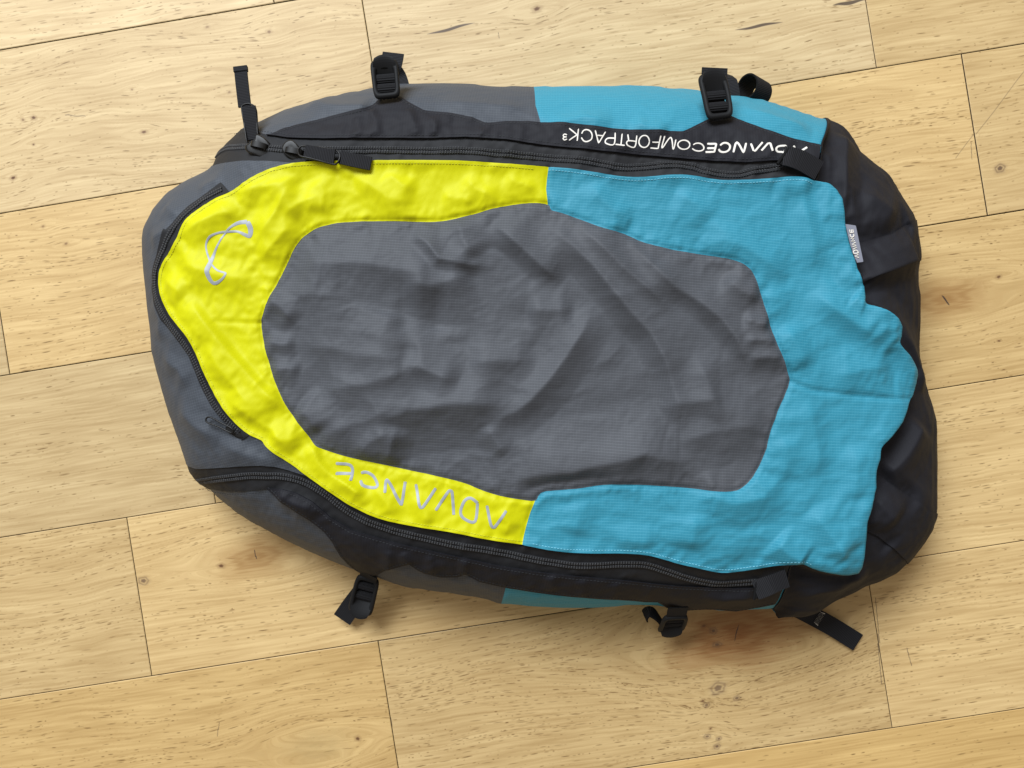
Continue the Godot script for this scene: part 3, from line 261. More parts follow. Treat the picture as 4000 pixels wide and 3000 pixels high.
# ---------------------------------------------------------------- mesh collector
class Mesh3:
	var v := PackedVector3Array()
	var n := PackedVector3Array()
	var uv := PackedVector2Array()
	var ix := PackedInt32Array()
	func tri(a: Vector3, b: Vector3, c: Vector3, na: Vector3, nb: Vector3, nc: Vector3, ua := Vector2.ZERO, ub := Vector2.ZERO, uc := Vector2.ZERO) -> void:
		var k := v.size()
		if (b - a).cross(c - a).dot(na + nb + nc) > 0.0:
			v.append_array([a, c, b]); n.append_array([na, nc, nb]); uv.append_array([ua, uc, ub])
		else:
			v.append_array([a, b, c]); n.append_array([na, nb, nc]); uv.append_array([ua, ub, uc])
		ix.append_array([k, k + 1, k + 2])
	func flat(a: Vector3, b: Vector3, c: Vector3, d: Vector3, towards: Vector3, s := 1.0) -> void:
		var m := (b - a).cross(c - a).normalized()
		if m.length() < 0.5:
			m = (c - a).cross(d - a).normalized()
		if m.dot(towards) < 0.0:
			m = -m
		var e := (b - a).length() * s
		var f := (d - a).length() * s
		tri(a, b, c, m, m, m, Vector2(0, 0), Vector2(e, 0), Vector2(e, f))
		tri(a, c, d, m, m, m, Vector2(0, 0), Vector2(e, f), Vector2(0, f))
	func soft(a: Vector3, b: Vector3, c: Vector3, d: Vector3, na: Vector3, nb: Vector3, nc: Vector3, nd: Vector3, ua := Vector2.ZERO, ub := Vector2.ZERO, uc := Vector2.ZERO, ud := Vector2.ZERO) -> void:
		tri(a, b, c, na, nb, nc, ua, ub, uc)
		tri(a, c, d, na, nc, nd, ua, uc, ud)
	func done() -> ArrayMesh:
		var a := []
		a.resize(Mesh.ARRAY_MAX)
		a[Mesh.ARRAY_VERTEX] = v
		a[Mesh.ARRAY_NORMAL] = n
		a[Mesh.ARRAY_TEX_UV] = uv
		a[Mesh.ARRAY_INDEX] = ix
		var m := ArrayMesh.new()
		m.add_surface_from_arrays(Mesh.PRIMITIVE_TRIANGLES, a)
		return m

func obj(called: String, mesh: Mesh, mat: Material, parent: Node) -> MeshInstance3D:
	var o := MeshInstance3D.new()
	o.name = numbered(called, parent)
	o.mesh = mesh
	o.material_override = mat
	parent.add_child(o, true)
	return o

func group3(called: String, parent: Node) -> Node3D:
	var o := Node3D.new()
	o.name = numbered(called, parent)
	parent.add_child(o, true)
	return o

func numbered(called: String, parent: Node) -> String:
	if not parent.has_node(NodePath(called)):
		return called
	var k := 1
	while parent.has_node(NodePath("%s_%03d" % [called, k])):
		k += 1
	return "%s_%03d" % [called, k]

# ---------------------------------------------------------------- height field of the cloth
func seg_dist(p: Vector2, line: PackedVector2Array) -> float:
	var best := 1e9
	for i in line.size() - 1:
		var a := line[i]
		var ab := line[i + 1] - a
		var t := clampf((p - a).dot(ab) / maxf(ab.length_squared(), 1e-12), 0.0, 1.0)
		best = minf(best, (a + ab * t).distance_squared_to(p))
	return sqrt(best)

func closed(p: PackedVector2Array) -> PackedVector2Array:
	var q := p.duplicate()
	q.append(p[0])
	return q

func rounded(p: PackedVector2Array, is_closed := true, per := 4) -> PackedVector2Array:
	# Catmull-Rom through the points
	var q := PackedVector2Array()
	var n := p.size()
	var last := n if is_closed else n - 1
	for i in last:
		var p0 := p[(i - 1 + n) % n] if is_closed or i > 0 else p[0]
		var p1 := p[i]
		var p2 := p[(i + 1) % n]
		var p3 := p[(i + 2) % n] if is_closed or i + 2 < n else p[n - 1]
		for k in per:
			q.append(p1.cubic_interpolate(p2, p0, p3, float(k) / per))
	if not is_closed:
		q.append(p[n - 1])
	return q

func resample(p: PackedVector2Array, gap: float) -> PackedVector2Array:
	var q := PackedVector2Array()
	var carry := 0.0
	for i in p.size() - 1:
		var l := p[i].distance_to(p[i + 1])
		var s := carry
		while s < l:
			q.append(p[i].lerp(p[i + 1], s / l))
			s += gap
		carry = s - l
	q.append(p[p.size() - 1])
	return q

func lay_cloth() -> void:
	var ring := closed(outline)
	var area := 0.0
	for i in outline.size():
		area += outline[i].cross(ring[i + 1])
	out_sign = signf(area)
	var lo := outline[0]
	var hi := outline[0]
	for p in outline:
		lo = lo.min(p)
		hi = hi.max(p)
	lo -= Vector2.ONE * 0.03
	hi += Vector2.ONE * 0.03
	# coarse distance to the widest line, smoothed inside
	var C := 0.005
	var cx := int((hi.x - lo.x) / C) + 2
	var cz := int((hi.y - lo.y) / C) + 2
	var d := PackedFloat32Array()
	d.resize(cx * cz)
	for j in cz:
		for i in cx:
			var p := lo + Vector2(i, j) * C
			var s := seg_dist(p, ring)
			d[j * cx + i] = s if Geometry2D.is_point_in_polygon(p, outline) else -s
	for pass_ in 14:
		var e := d.duplicate()
		for j in range(1, cz - 1):
			for i in range(1, cx - 1):
				var k := j * cx + i
				if d[k] > 0.012:
					var m := (d[k - 1] + d[k + 1] + d[k - cx] + d[k + cx]) * 0.25
					e[k] = lerpf(d[k], m, clampf((d[k] - 0.012) / 0.03, 0.0, 0.9))
		d = e
	gx = lo.x
	gz = lo.y
	nx = int((hi.x - lo.x) / STEP) + 1
	nz = int((hi.y - lo.y) / STEP) + 1
	hm.resize(nx * nz)
	var slow := FastNoiseLite.new()
	slow.seed = 5
	slow.frequency = 9.0
	slow.fractal_octaves = 2
	var crumple := FastNoiseLite.new()
	crumple.seed = 11
	crumple.noise_type = FastNoiseLite.TYPE_SIMPLEX_SMOOTH
	crumple.frequency = 22.0
	crumple.fractal_type = FastNoiseLite.FRACTAL_RIDGED
	crumple.fractal_octaves = 2
	crumple.domain_warp_enabled = true
	crumple.domain_warp_amplitude = 0.03
	crumple.domain_warp_frequency = 18.0
	for j in nz:
		for i in nx:
			var x := gx + i * STEP
			var z := gz + j * STEP
			var fx := (x - lo.x) / C
			var fz := (z - lo.y) / C
			var a := mini(int(fx), cx - 2)
			var b := mini(int(fz), cz - 2)
			fx -= a
			fz -= b
			var k := b * cx + a
			var s := lerpf(lerpf(d[k], d[k + 1], fx), lerpf(d[k + cx], d[k + cx + 1], fx), fz)
			var t := clampf(s / ROUND, 0.0, 1.0)
			var h := RIM
			if t > 0.0:
				h += (TOP - RIM) * pow(1.0 - (1.0 - t) * (1.0 - t), POWER)
				var w := clampf((s - 0.006) / 0.04, 0.0, 1.0)
				h += w * (slow.get_noise_2d(x, z) * 0.0025 + crumple.get_noise_2d(x * 0.75, z) * 0.0006)
			hm[j * nx + i] = h
	sink_bottom()
	var stuffed := hm.duplicate()
	for c in creases:
		splat(c[4], c[0] * (0.00175 if Geometry2D.is_point_in_polygon(c[4][c[4].size() / 2], centre_edge) else 0.0011), c[1] * 0.001, c[2] * 0.001, c[3])
	for k in 26:
		var c := Vector2(rng.randf_range(-0.30, 0.16), rng.randf_range(-0.20, 0.16))
		var g := rng.randf() * PI
		var l := rng.randf_range(0.014, 0.035)
		var e := Vector2(cos(g), sin(g)) * l
		var bow := Vector2(-e.y, e.x) * rng.randf_range(-0.25, 0.25)
		splat(PackedVector2Array([c - e, c + bow, c + e]), rng.randf_range(-0.001, 0.0015), rng.randf_range(0.005, 0.014), rng.randf_range(0.004, 0.009), 0.45)
	drape(stuffed)
	# short tension lines that pull away from the seams
	for c in seams:
		if c[2] < 0.9:
			continue
		var fine := resample(c[4], 0.002)
		var q := 3
		while q < fine.size() - 3:
			var t := (fine[q + 2] - fine[q - 2]).normalized()
			var side := Vector2(-t.y, t.x) * (1.0 if rng.randf() < 0.5 else -1.0)
			var way := side.rotated(rng.randf_range(-0.7, 0.7))
			var l := rng.randf_range(0.008, 0.030)
			if c[2] > 1.05 and c[2] < 1.2:
				l *= 0.7
			var a := fine[q] + side * 0.001
			var e := a + way * l
			splat(PackedVector2Array([a, a.lerp(e, 0.5) + Vector2(-way.y, way.x) * rng.randf_range(-0.002, 0.002), e]), rng.randf_range(-0.0009, 0.0013), rng.randf_range(0.0025, 0.005), rng.randf_range(0.002, 0.0035), 0.35)
			q += int(rng.randf_range(2.0, 8.0))
	# fine crinkles
	for k in 70:
		var c := Vector2(rng.randf_range(-0.32, 0.36), rng.randf_range(-0.22, 0.17))
		var g := rng.randf() * PI
		var e := Vector2(cos(g), sin(g)) * rng.randf_range(0.012, 0.04)
		var b := Vector2(-e.y, e.x) * 0.18
		splat(PackedVector2Array([c - e, c - e * 0.3 + b * rng.randf_range(-1, 1), c + e * 0.4 + b * rng.randf_range(-1, 1), c + e]), rng.randf_range(-0.0006, 0.0009), rng.randf_range(0.003, 0.008), rng.randf_range(0.002, 0.0035), 0.4)
	var pucker := FastNoiseLite.new()
	pucker.seed = 3
	pucker.frequency = 1.0
	for c in seams:
		gather(c[4], c[0] * 0.001, c[1] * 0.001, c[2] * 0.001, c[3] * 0.001, pucker)

func drape(stuffed: PackedFloat32Array) -> void:
	# the panels are cut a little larger than the stuffing: let the cloth buckle until it fits (threads keep their length)
	var M := 2
	var w := (nx - 1) / M
	var h := (nz - 1) / M
	var L := STEP * M
	var p := PackedVector3Array()
	p.resize(w * h)
	var low := PackedFloat32Array()
	low.resize(w * h)
	var was := PackedFloat32Array()
	was.resize(w * h)
	var free := PackedByteArray()
	free.resize(w * h)
	var slack := PackedFloat32Array()
	slack.resize(w * h)
	var wobble := FastNoiseLite.new()
	wobble.seed = 77
	wobble.frequency = 14.0
	var live := PackedInt32Array()
	for j in h:
		for i in w:
			var k := j * w + i
			var f := (j * M) * nx + i * M
			var x := gx + i * L
			var z := gz + j * L
			p[k] = Vector3(x, hm[f] + rng.randf_range(-0.0003, 0.0003), z)
			low[k] = stuffed[f]
			was[k] = p[k].y
			if stuffed[f] < RIM + 0.016 or i < 2 or j < 2 or i > w - 3 or j > h - 3:
				continue
			free[k] = 1
			live.append(k)
			var q := Vector2(x, z)
			var s := 0.006
			if Geometry2D.is_point_in_polygon(q, centre_edge):
				s = 0.009
			elif Geometry2D.is_point_in_polygon(q, lid_edge):
				s = 0.006 if x > -0.05 else 0.020
			elif Geometry2D.is_point_in_polygon(q, bottom_edge):
				s = 0.016
			elif Geometry2D.is_point_in_polygon(q, strip_upper) or Geometry2D.is_point_in_polygon(q, strip_lower):
				s = 0.018
			elif Geometry2D.is_point_in_polygon(q, head_edge):
				s = 0.016
			slack[k] = s * (1.0 + 1.3 * wobble.get_noise_2d(x, z))
	# zips are stiff: their line stays put
	for line in [lid_edge]:
		for q in resample(closed(line), 0.003):
			var k := int(round((q.y - gz) / L)) * w + int(round((q.x - gx) / L))
			if q.x < 0.29:
				free[k] = 0
	# seams hold more cloth than their length
	for line in [closed(centre_edge), closed(lid_edge)]:
		for q in resample(line, 0.004):
			var ci := int(round((q.x - gx) / L))
			var cj := int(round((q.y - gz) / L))
			for b in range(-3, 4):
				for a in range(-3, 4):
					var k := (cj + b) * w + ci + a
					if k > 0 and k < w * h:
						slack[k] = maxf(slack[k], 0.030 - 0.005 * sqrt(a * a + b * b))
	var da := PackedInt32Array()
	var db := PackedInt32Array()
	var rest := PackedFloat32Array()
	var stiff := PackedFloat32Array()
	for step in [[1, 0, 0.9], [0, 1, 0.9], [1, 1, 0.45], [1, -1, 0.45], [3, 0, 0.22], [0, 3, 0.22], [6, 0, 0.10], [0, 6, 0.10]]:
		for k in live:
			var i: int = k % w + step[0]
			var j: int = k / w + step[1]
			if i >= w or j >= h or j < 0:
				continue
			var o := j * w + i
			if stuffed[(j * M) * nx + i * M] < RIM + 0.004:
				continue
			var a := Vector3(p[k].x, low[k], p[k].z)
			var b := Vector3(p[o].x, low[o], p[o].z)
			da.append(k)
			db.append(o)
			var sl := 0.5 * (slack[k] + slack[o])
			rest.append(maxf(a.distance_to(b) * (1.0 + sl), p[k].distance_to(p[o]) * (1.0 + 0.35 * sl)))
			stiff.append(step[2])
	var n := da.size()
	for pass_ in 60:
		for c in n:
			var a := da[c]
			var b := db[c]
			var d := p[b] - p[a]
			var l := d.length()
			var fa := free[a]
			var fb := free[b]
			if fa + fb == 0:
				continue
			d *= stiff[c] * (l - rest[c]) / (l * (fa + fb))
			if fa:
				p[a] += d
			if fb:
				p[b] -= d
		for k in live:
			if free[k]:
				var v := p[k]
				v.y = clampf(v.y - 0.00006, low[k] - 0.007, low[k] + 0.016)
				p[k] = v
	# back to the fine field
	var gain := PackedFloat32Array()
	gain.resize(w * h)
	for k in w * h:
		gain[k] = p[k].y - was[k]
	var add := PackedFloat32Array()
	add.resize(nx * nz)
	for j in range(1, (h - 1) * M):
		for i in range(1, (w - 1) * M):
			var a := i / M
			var b := j / M
			var k := b * w + a
			var g: float
			if i % M == 0 and j % M == 0:
				g = gain[k]
			elif j % M == 0:
				g = (9.0 * (gain[k] + gain[k + 1]) - gain[k - 1] - gain[mini(k + 2, w * h - 1)]) / 16.0 if a > 0 else gain[k]
			elif i % M == 0:
				g = (9.0 * (gain[k] + gain[k + w]) - gain[maxi(k - w, 0)] - gain[mini(k + 2 * w, w * h - 1)]) / 16.0
			else:
				g = (gain[k] + gain[k + 1] + gain[k + w] + gain[k + w + 1]) * 0.25
			add[j * nx + i] = g
	for j in range(1, nz - 1):
		for i in range(1, nx - 1):
			var k := j * nx + i
			hm[k] += 0.4 * add[k] + 0.15 * (add[k - 1] + add[k + 1] + add[k - nx] + add[k + nx])

func sink_bottom() -> void:
	# the black bottom sits lower than the lid that bulges over it
	var ring := closed(lid_edge)
	var edge := closed(bottom_edge)
	for j in nz:
		for i in nx:
			var p := Vector2(gx + i * STEP, gz + j * STEP)
			if p.x < 0.20:
				continue
			if not Geometry2D.is_point_in_polygon(p, bottom_edge) or Geometry2D.is_point_in_polygon(p, lid_edge):
				continue
			var s := minf(seg_dist(p, ring), seg_dist(p, edge))
			hm[j * nx + i] -= (hm[j * nx + i] - RIM) * 0.20 * smoothstep(0.0, 0.007, s)

func splat(line: PackedVector2Array, amp: float, wa: float, wb: float, taper: float) -> void:
	var reach := 2.6 * maxf(wa, wb)
	var lo := line[0]
	var hi := line[0]
	for p in line:
		lo = lo.min(p)
		hi = hi.max(p)
	var cum := PackedFloat32Array([0.0])
	for i in line.size() - 1:
		cum.append(cum[i] + line[i].distance_to(line[i + 1]))
	var total := cum[cum.size() - 1]
	var i0 := maxi(0, int((lo.x - reach - gx) / STEP))
	var i1 := mini(nx - 1, int((hi.x + reach - gx) / STEP) + 1)
	var j0 := maxi(0, int((lo.y - reach - gz) / STEP))
	var j1 := mini(nz - 1, int((hi.y + reach - gz) / STEP) + 1)
	for j in range(j0, j1 + 1):
		for i in range(i0, i1 + 1):
			var k := j * nx + i
			if hm[k] <= RIM + 0.0005:
				continue
			var p := Vector2(gx + i * STEP, gz + j * STEP)
			var best := reach * reach
			var at := -1.0
			var side := 0.0
			for q in line.size() - 1:
				var a := line[q]
				var ab := line[q + 1] - a
				var l2 := ab.length_squared()
				var t := clampf((p - a).dot(ab) / l2, 0.0, 1.0)
				var d2 := (a + ab * t).distance_squared_to(p)
				if d2 < best:
					best = d2
					at = cum[q] + t * sqrt(l2)
					side = ab.cross(p - a)
			if at < 0.0:
				continue
			var w := wb if side > 0.0 else wa
			var u := sqrt(best) / w
			if u > 2.6:
				continue
			var f := minf(at, total - at) / (taper * total)
			var t := clampf((sqrt(u * u + 0.008) - 0.0894) / 2.1, 0.0, 1.0)
			hm[k] += amp * lerpf(1.0 - t, (1.0 - t) * (1.0 - t), 0.55) * smoothstep(-0.1, 1.0, f) * clampf((hm[k] - RIM) / 0.012, 0.0, 1.0)

func gather(line: PackedVector2Array, depth: float, w: float, amp: float, reach: float, noise: FastNoiseLite) -> void:
	var fine := resample(line, 0.002)
	var best := {}
	var r := int(reach / STEP) + 1
	for q in fine.size():
		var p := fine[q]
		var ci := int(round((p.x - gx) / STEP))
		var cj := int(round((p.y - gz) / STEP))
		for j in range(maxi(cj - r, 0), mini(cj + r + 1, nz)):
			for i in range(maxi(ci - r, 0), mini(ci + r + 1, nx)):
				var d2 := Vector2(gx + i * STEP, gz + j * STEP).distance_squared_to(p)
				var k := j * nx + i
				if d2 < reach * reach and (not best.has(k) or d2 < best[k].x):
					best[k] = Vector2(d2, q * 0.002)
	for k in best:
		var b: Vector2 = best[k]
		var d := sqrt(b.x)
		var x: float = gx + (k % nx) * STEP
		var z: float = gz + (k / nx) * STEP
		var lean := noise.get_noise_2d(x * 55.0, z * 55.0) * 0.6
		var g := noise.get_noise_2d(b.y * 105.0 + lean, 7.3) + 0.7 * noise.get_noise_2d(b.y * 52.0 + lean, 31.0)
		g *= 0.45 + 0.9 * clampf(noise.get_noise_2d(b.y * 17.0, 3.0) + 0.5, 0.0, 1.0)
		var keep := clampf((hm[k] - RIM) / 0.015, 0.0, 1.0)
		hm[k] += keep * (amp * g * 1.5 * exp(-d / (reach * 0.42)) * smoothstep(0.0, 0.004, d) * (1.0 - d / reach) - depth * exp(-(d / w) * (d / w)))

func hat(x: float, z: float) -> float:
	var fx := clampf((x - gx) / STEP, 0.0, nx - 1.001)
	var fz := clampf((z - gz) / STEP, 0.0, nz - 1.001)
	var i := int(fx)
	var j := int(fz)
	fx -= i
	fz -= j
	var k := j * nx + i
	return lerpf(lerpf(hm[k], hm[k + 1], fx), lerpf(hm[k + nx], hm[k + nx + 1], fx), fz)

func nat(x: float, z: float) -> Vector3:
	var e := STEP
	return Vector3(hat(x - e, z) - hat(x + e, z), 2.0 * e, hat(x, z - e) - hat(x, z + e)).normalized()

func on(p: Vector2, off: float) -> Vector3:
	return Vector3(p.x, hat(p.x, p.y) + off, p.y)

# ---------------------------------------------------------------- cloth panels
func joined(polys: Array) -> PackedVector2Array:
	var best := PackedVector2Array()
	var most := 0.0
	for q in polys:
		var a := 0.0
		for i in q.size():
			a += q[i].cross(q[(i + 1) % q.size()])
		if absf(a) > most:
			most = absf(a)
			best = q
	return best

func both(a: PackedVector2Array, b: PackedVector2Array) -> PackedVector2Array:
	return joined(Geometry2D.intersect_polygons(a, b))

func less(a: PackedVector2Array, b: PackedVector2Array) -> PackedVector2Array:
	return joined(Geometry2D.clip_polygons(a, b))

func panel(poly: PackedVector2Array, off: float, skirt: float, turn: float, tile: float) -> ArrayMesh:
	var m := Mesh3.new()
	var cu := cos(turn) / tile
	var su := sin(turn) / tile
	var lo := poly[0]
	var hi := poly[0]
	for p in poly:
		lo = lo.min(p)
		hi = hi.max(p)
	var i0 := maxi(0, int((lo.x - gx) / STEP))
	var i1 := mini(nx - 1, int((hi.x - gx) / STEP) + 2)
	var j0 := maxi(0, int((lo.y - gz) / STEP))
	var j1 := mini(nz - 1, int((hi.y - gz) / STEP) + 2)
	var w := i1 - i0 + 1
	var inside := PackedByteArray()
	inside.resize(w * (j1 - j0 + 1))
	for j in range(j0, j1 + 1):
		var z := gz + j * STEP
		var xs := []
		for q in poly.size():
			var a := poly[q]
			var b := poly[(q + 1) % poly.size()]
			if (a.y > z) != (b.y > z):
				xs.append(a.x + (z - a.y) / (b.y - a.y) * (b.x - a.x))
		xs.sort()
		for q in range(0, xs.size() - 1, 2):
			var s := maxi(i0, int(ceil((xs[q] - gx) / STEP)))
			var e := mini(i1, int(floor((xs[q + 1] - gx) / STEP)))
			for i in range(s, e + 1):
				inside[(j - j0) * w + i - i0] = 1
	var edge := {}
	for q in poly.size():
		var a := poly[q]
		var b := poly[(q + 1) % poly.size()]
		var k := int(a.distance_to(b) / (STEP * 0.25)) + 1
		for s in k:
			var p := a.lerp(b, float(s) / k)
			edge[int((p.y - gz) / STEP) * 10000 + int((p.x - gx) / STEP)] = true
	var at := PackedInt32Array()
	at.resize(inside.size())
	at.fill(-1)
	for j in range(j0, j1):
		for i in range(i0, i1):
			var l := (j - j0) * w + i - i0
			var count := inside[l] + inside[l + 1] + inside[l + w] + inside[l + w + 1]
			var cut: bool = edge.has(j * 10000 + i)
			if count == 4 and not cut:
				for c in [l, l + 1, l + w, l + w + 1]:
					if at[c] < 0:
						at[c] = m.v.size()
						var x: float = gx + (i0 + c % w) * STEP
						var z: float = gz + (j0 + c / w) * STEP
						m.v.append(Vector3(x, hm[(j0 + c / w) * nx + i0 + c % w] + off, z))
						m.n.append(nat(x, z))
						m.uv.append(Vector2(x * cu + z * su, z * cu - x * su))
				m.ix.append_array([at[l], at[l + 1], at[l + w], at[l + 1], at[l + w + 1], at[l + w]])
			elif cut or count > 0:
				var x := gx + i * STEP
				var z := gz + j * STEP
				var cell := PackedVector2Array([Vector2(x, z), Vector2(x + STEP, z), Vector2(x + STEP, z + STEP), Vector2(x, z + STEP)])
				for piece in Geometry2D.intersect_polygons(cell, poly):
					var t := Geometry2D.triangulate_polygon(piece)
					for q in range(0, t.size(), 3):
						var p0: Vector2 = piece[t[q]]
						var p1: Vector2 = piece[t[q + 1]]
						var p2: Vector2 = piece[t[q + 2]]
						m.tri(on(p0, off), on(p1, off), on(p2, off), nat(p0.x, p0.y), nat(p1.x, p1.y), nat(p2.x, p2.y),
							Vector2(p0.x * cu + p0.y * su, p0.y * cu - p0.x * su), Vector2(p1.x * cu + p1.y * su, p1.y * cu - p1.x * su), Vector2(p2.x * cu + p2.y * su, p2.y * cu - p2.x * su))
	# the cut edge's thickness, and below the bag's widest line the belly that curls in to the floor
	var ring := resample(closed(poly), 0.003)
	var sgn := 0.0
	for q in poly.size():
		sgn += poly[q].cross(poly[(q + 1) % poly.size()])
	sgn = signf(sgn)
	var around := closed(outline)
	var n := ring.size() - 1
	var rim := []
	var outward := []
	for q in n:
		rim.append(seg_dist(ring[q], around) < 0.0012)
		var t := (ring[(q + 1) % n] - ring[(q - 1 + n) % n]).normalized()
		outward.append(Vector2(t.y, -t.x) * sgn)
	var prof := [Vector2(0, 1.0), Vector2(0.0006, 0.8), Vector2(0.003, 0.55), Vector2(0.009, 0.3), Vector2(0.018, 0.12), Vector2(0.030, 0.03)]
	for q in n:
		var r := (q + 1) % n
		var a: Vector2 = ring[q]
		var b: Vector2 = ring[r]
		var oa: Vector2 = outward[q]
		var ob: Vector2 = outward[r]
		if rim[q] and rim[r]:
			for s in prof.size() - 1:
				var p: Vector2 = prof[s]
				var u: Vector2 = prof[s + 1]
				var ha := hat(a.x, a.y) + off
				var hb := hat(b.x, b.y) + off
				var tilt: float = [0.0, -0.25, -0.6, -0.85, -1.0, -1.2][s]
				var tilt2: float = [0.0, -0.25, -0.6, -0.85, -1.0, -1.2][s + 1]
				var a0 := a - oa * p.x
				var b0 := b - ob * p.x
				var a1 := a - oa * u.x
				var b1 := b - ob * u.x
				m.soft(Vector3(a0.x, ha * p.y, a0.y), Vector3(b0.x, hb * p.y, b0.y), Vector3(b1.x, hb * u.y, b1.y), Vector3(a1.x, ha * u.y, a1.y),
					Vector3(oa.x, tilt, oa.y).normalized(), Vector3(ob.x, tilt, ob.y).normalized(), Vector3(ob.x, tilt2, ob.y).normalized(), Vector3(oa.x, tilt2, oa.y).normalized(),
					Vector2(a.x, a.y) / tile, Vector2(b.x, b.y) / tile, Vector2(b.x, b.y + 0.02) / tile, Vector2(a.x, a.y + 0.02) / tile)
		elif skirt > 0.0:
			var top_a := on(a, off)
			var top_b := on(b, off)
			var down := Vector3.DOWN * skirt
			var na := Vector3(oa.x, 0.15, oa.y).normalized()
			var nb := Vector3(ob.x, 0.15, ob.y).normalized()
			m.soft(top_a, top_b, top_b + down, top_a + down, na, nb, nb, na, Vector2(a.x, a.y) / tile, Vector2(b.x, b.y) / tile, Vector2(b.x, b.y) / tile, Vector2(a.x, a.y) / tile)
	return m.done()

# a raised thread, cord or coil that follows the cloth
func ribbon(m: Mesh3, line: PackedVector2Array, widths: Array, tall: float, off: float, gap := 0.0012) -> void:
	var fine := resample(line, gap)
	var n := fine.size()
	if n < 2:
		return
	var prev := []
	for q in n:
		var p := fine[q]
		var t := (fine[mini(q + 1, n - 1)] - fine[maxi(q - 1, 0)]).normalized()
		var side := Vector2(-t.y, t.x)
		var f := float(q) / (n - 1) * (widths.size() - 1)
		var k := mini(int(f), widths.size() - 2) if widths.size() > 1 else 0
		var w: float = lerpf(widths[k], widths[k + 1], f - k) if widths.size() > 1 else widths[0]
		if q == 0 or q == n - 1:
			w *= 0.55
		var up := nat(p.x, p.y)
		var row := []
		for s in [-1.0, -0.82, 0.0, 0.82, 1.0]:
			var c: Vector2 = p + side * (s * w * 0.5)
			var lift: float = tall if absf(s) < 0.9 else 0.0
			var out: Vector3 = Vector3(side.x, 0, side.y) * s
			row.append([on(c, off) + up * lift, (up + out * (0.9 if absf(s) > 0.9 else 0.12)).normalized()])
		if prev.size():
			for s in 4:
				m.soft(prev[s][0], prev[s + 1][0], row[s + 1][0], row[s][0], prev[s][1], prev[s + 1][1], row[s + 1][1], row[s][1])
		prev = row

func stitches(called: String, line: PackedVector2Array, inset: float, dash: float, space: float, wide: float, off: float, mat: Material, parent: Node) -> void:
	var m := Mesh3.new()
	var fine := resample(line, 0.0005)
	var per := int((dash + space) / 0.0005)
	var len_ := int(dash / 0.0005)
	var q := 0
	while q + len_ + 1 < fine.size():
		var a := fine[q]
		var b := fine[q + len_]
		var t := (b - a).normalized()
		var s := Vector2(-t.y, t.x) * inset
		ribbon(m, PackedVector2Array([a + s, b + s]), [wide], 0.0004, off, dash * 0.45)
		q += per
	var o := obj(called, m.done(), mat, parent)
	o.set_meta("kind", "stuff")

# ---------------------------------------------------------------- solid pieces
func tube(m: Mesh3, line: PackedVector3Array, r: float, ring := false, flat_y := 1.0, sides := 8) -> void:
	var n := line.size()
	var prev := []
	var first := []
	for q in n:
		var a := line[(q - 1 + n) % n] if ring else line[maxi(q - 1, 0)]
		var b := line[(q + 1) % n] if ring else line[mini(q + 1, n - 1)]
		var t := (b - a).normalized()
		var side := t.cross(Vector3.UP)
		if side.length() < 0.05:
			side = t.cross(Vector3.RIGHT)
		side = side.normalized()
		var up := side.cross(t)
		var row := []
		for s in sides:
			var g := TAU * s / sides
			var o := side * cos(g) + up * sin(g) * flat_y
			row.append([line[q] + o * r, (side * cos(g) + up * sin(g)).normalized()])
		if q:
			link_rows(m, prev, row)
		else:
			first = row
		prev = row
	if ring:
		link_rows(m, prev, first)

func link_rows(m: Mesh3, a: Array, b: Array) -> void:
	for s in a.size():
		var r := (s + 1) % a.size()
		m.soft(a[s][0], a[r][0], b[r][0], b[s][0], a[s][1], a[r][1], b[r][1], b[s][1])

func block(m: Mesh3, xf: Transform3D, size: Vector3, c: float) -> void:
	# box with chamfered edges
	var h := size * 0.5
	c = minf(c, minf(h.x, minf(h.y, h.z)) * 0.9)
	for ax in 3:
		var u := (ax + 1) % 3
		var w := (ax + 2) % 3
		for s in [-1.0, 1.0]:
			var q := []
			for k in [[-1, -1], [1, -1], [1, 1], [-1, 1]]:
				var p := Vector3.ZERO
				p[ax] = s * h[ax]
				p[u] = k[0] * (h[u] - c)
				p[w] = k[1] * (h[w] - c)
				q.append(xf * p)
			var o := Vector3.ZERO
			o[ax] = s
			m.flat(q[0], q[1], q[2], q[3], xf.basis * o)
			for s2 in [-1.0, 1.0]:
				var e := []
				for k in [-1, 1]:
					var p := Vector3.ZERO
					p[ax] = s * h[ax]
					p[u] = s2 * (h[u] - c)
					p[w] = k * (h[w] - c)
					e.append(xf * p)
				for k in [1, -1]:
					var p := Vector3.ZERO
					p[ax] = s * (h[ax] - c)
					p[u] = s2 * h[u]
					p[w] = k * (h[w] - c)
					e.append(xf * p)
				o = Vector3.ZERO
				o[ax] = s
				o[u] = s2
				m.flat(e[0], e[1], e[2], e[3], xf.basis * o)
	for sx in [-1.0, 1.0]:
		for sy in [-1.0, 1.0]:
			for sz in [-1.0, 1.0]:
				var a := xf * Vector3(sx * h.x, sy * (h.y - c), sz * (h.z - c))
				var b := xf * Vector3(sx * (h.x - c), sy * h.y, sz * (h.z - c))
				var d := xf * Vector3(sx * (h.x - c), sy * (h.y - c), sz * h.z)
				var o := (xf.basis * Vector3(sx, sy, sz)).normalized()
				m.tri(a, b, d, o, o, o)

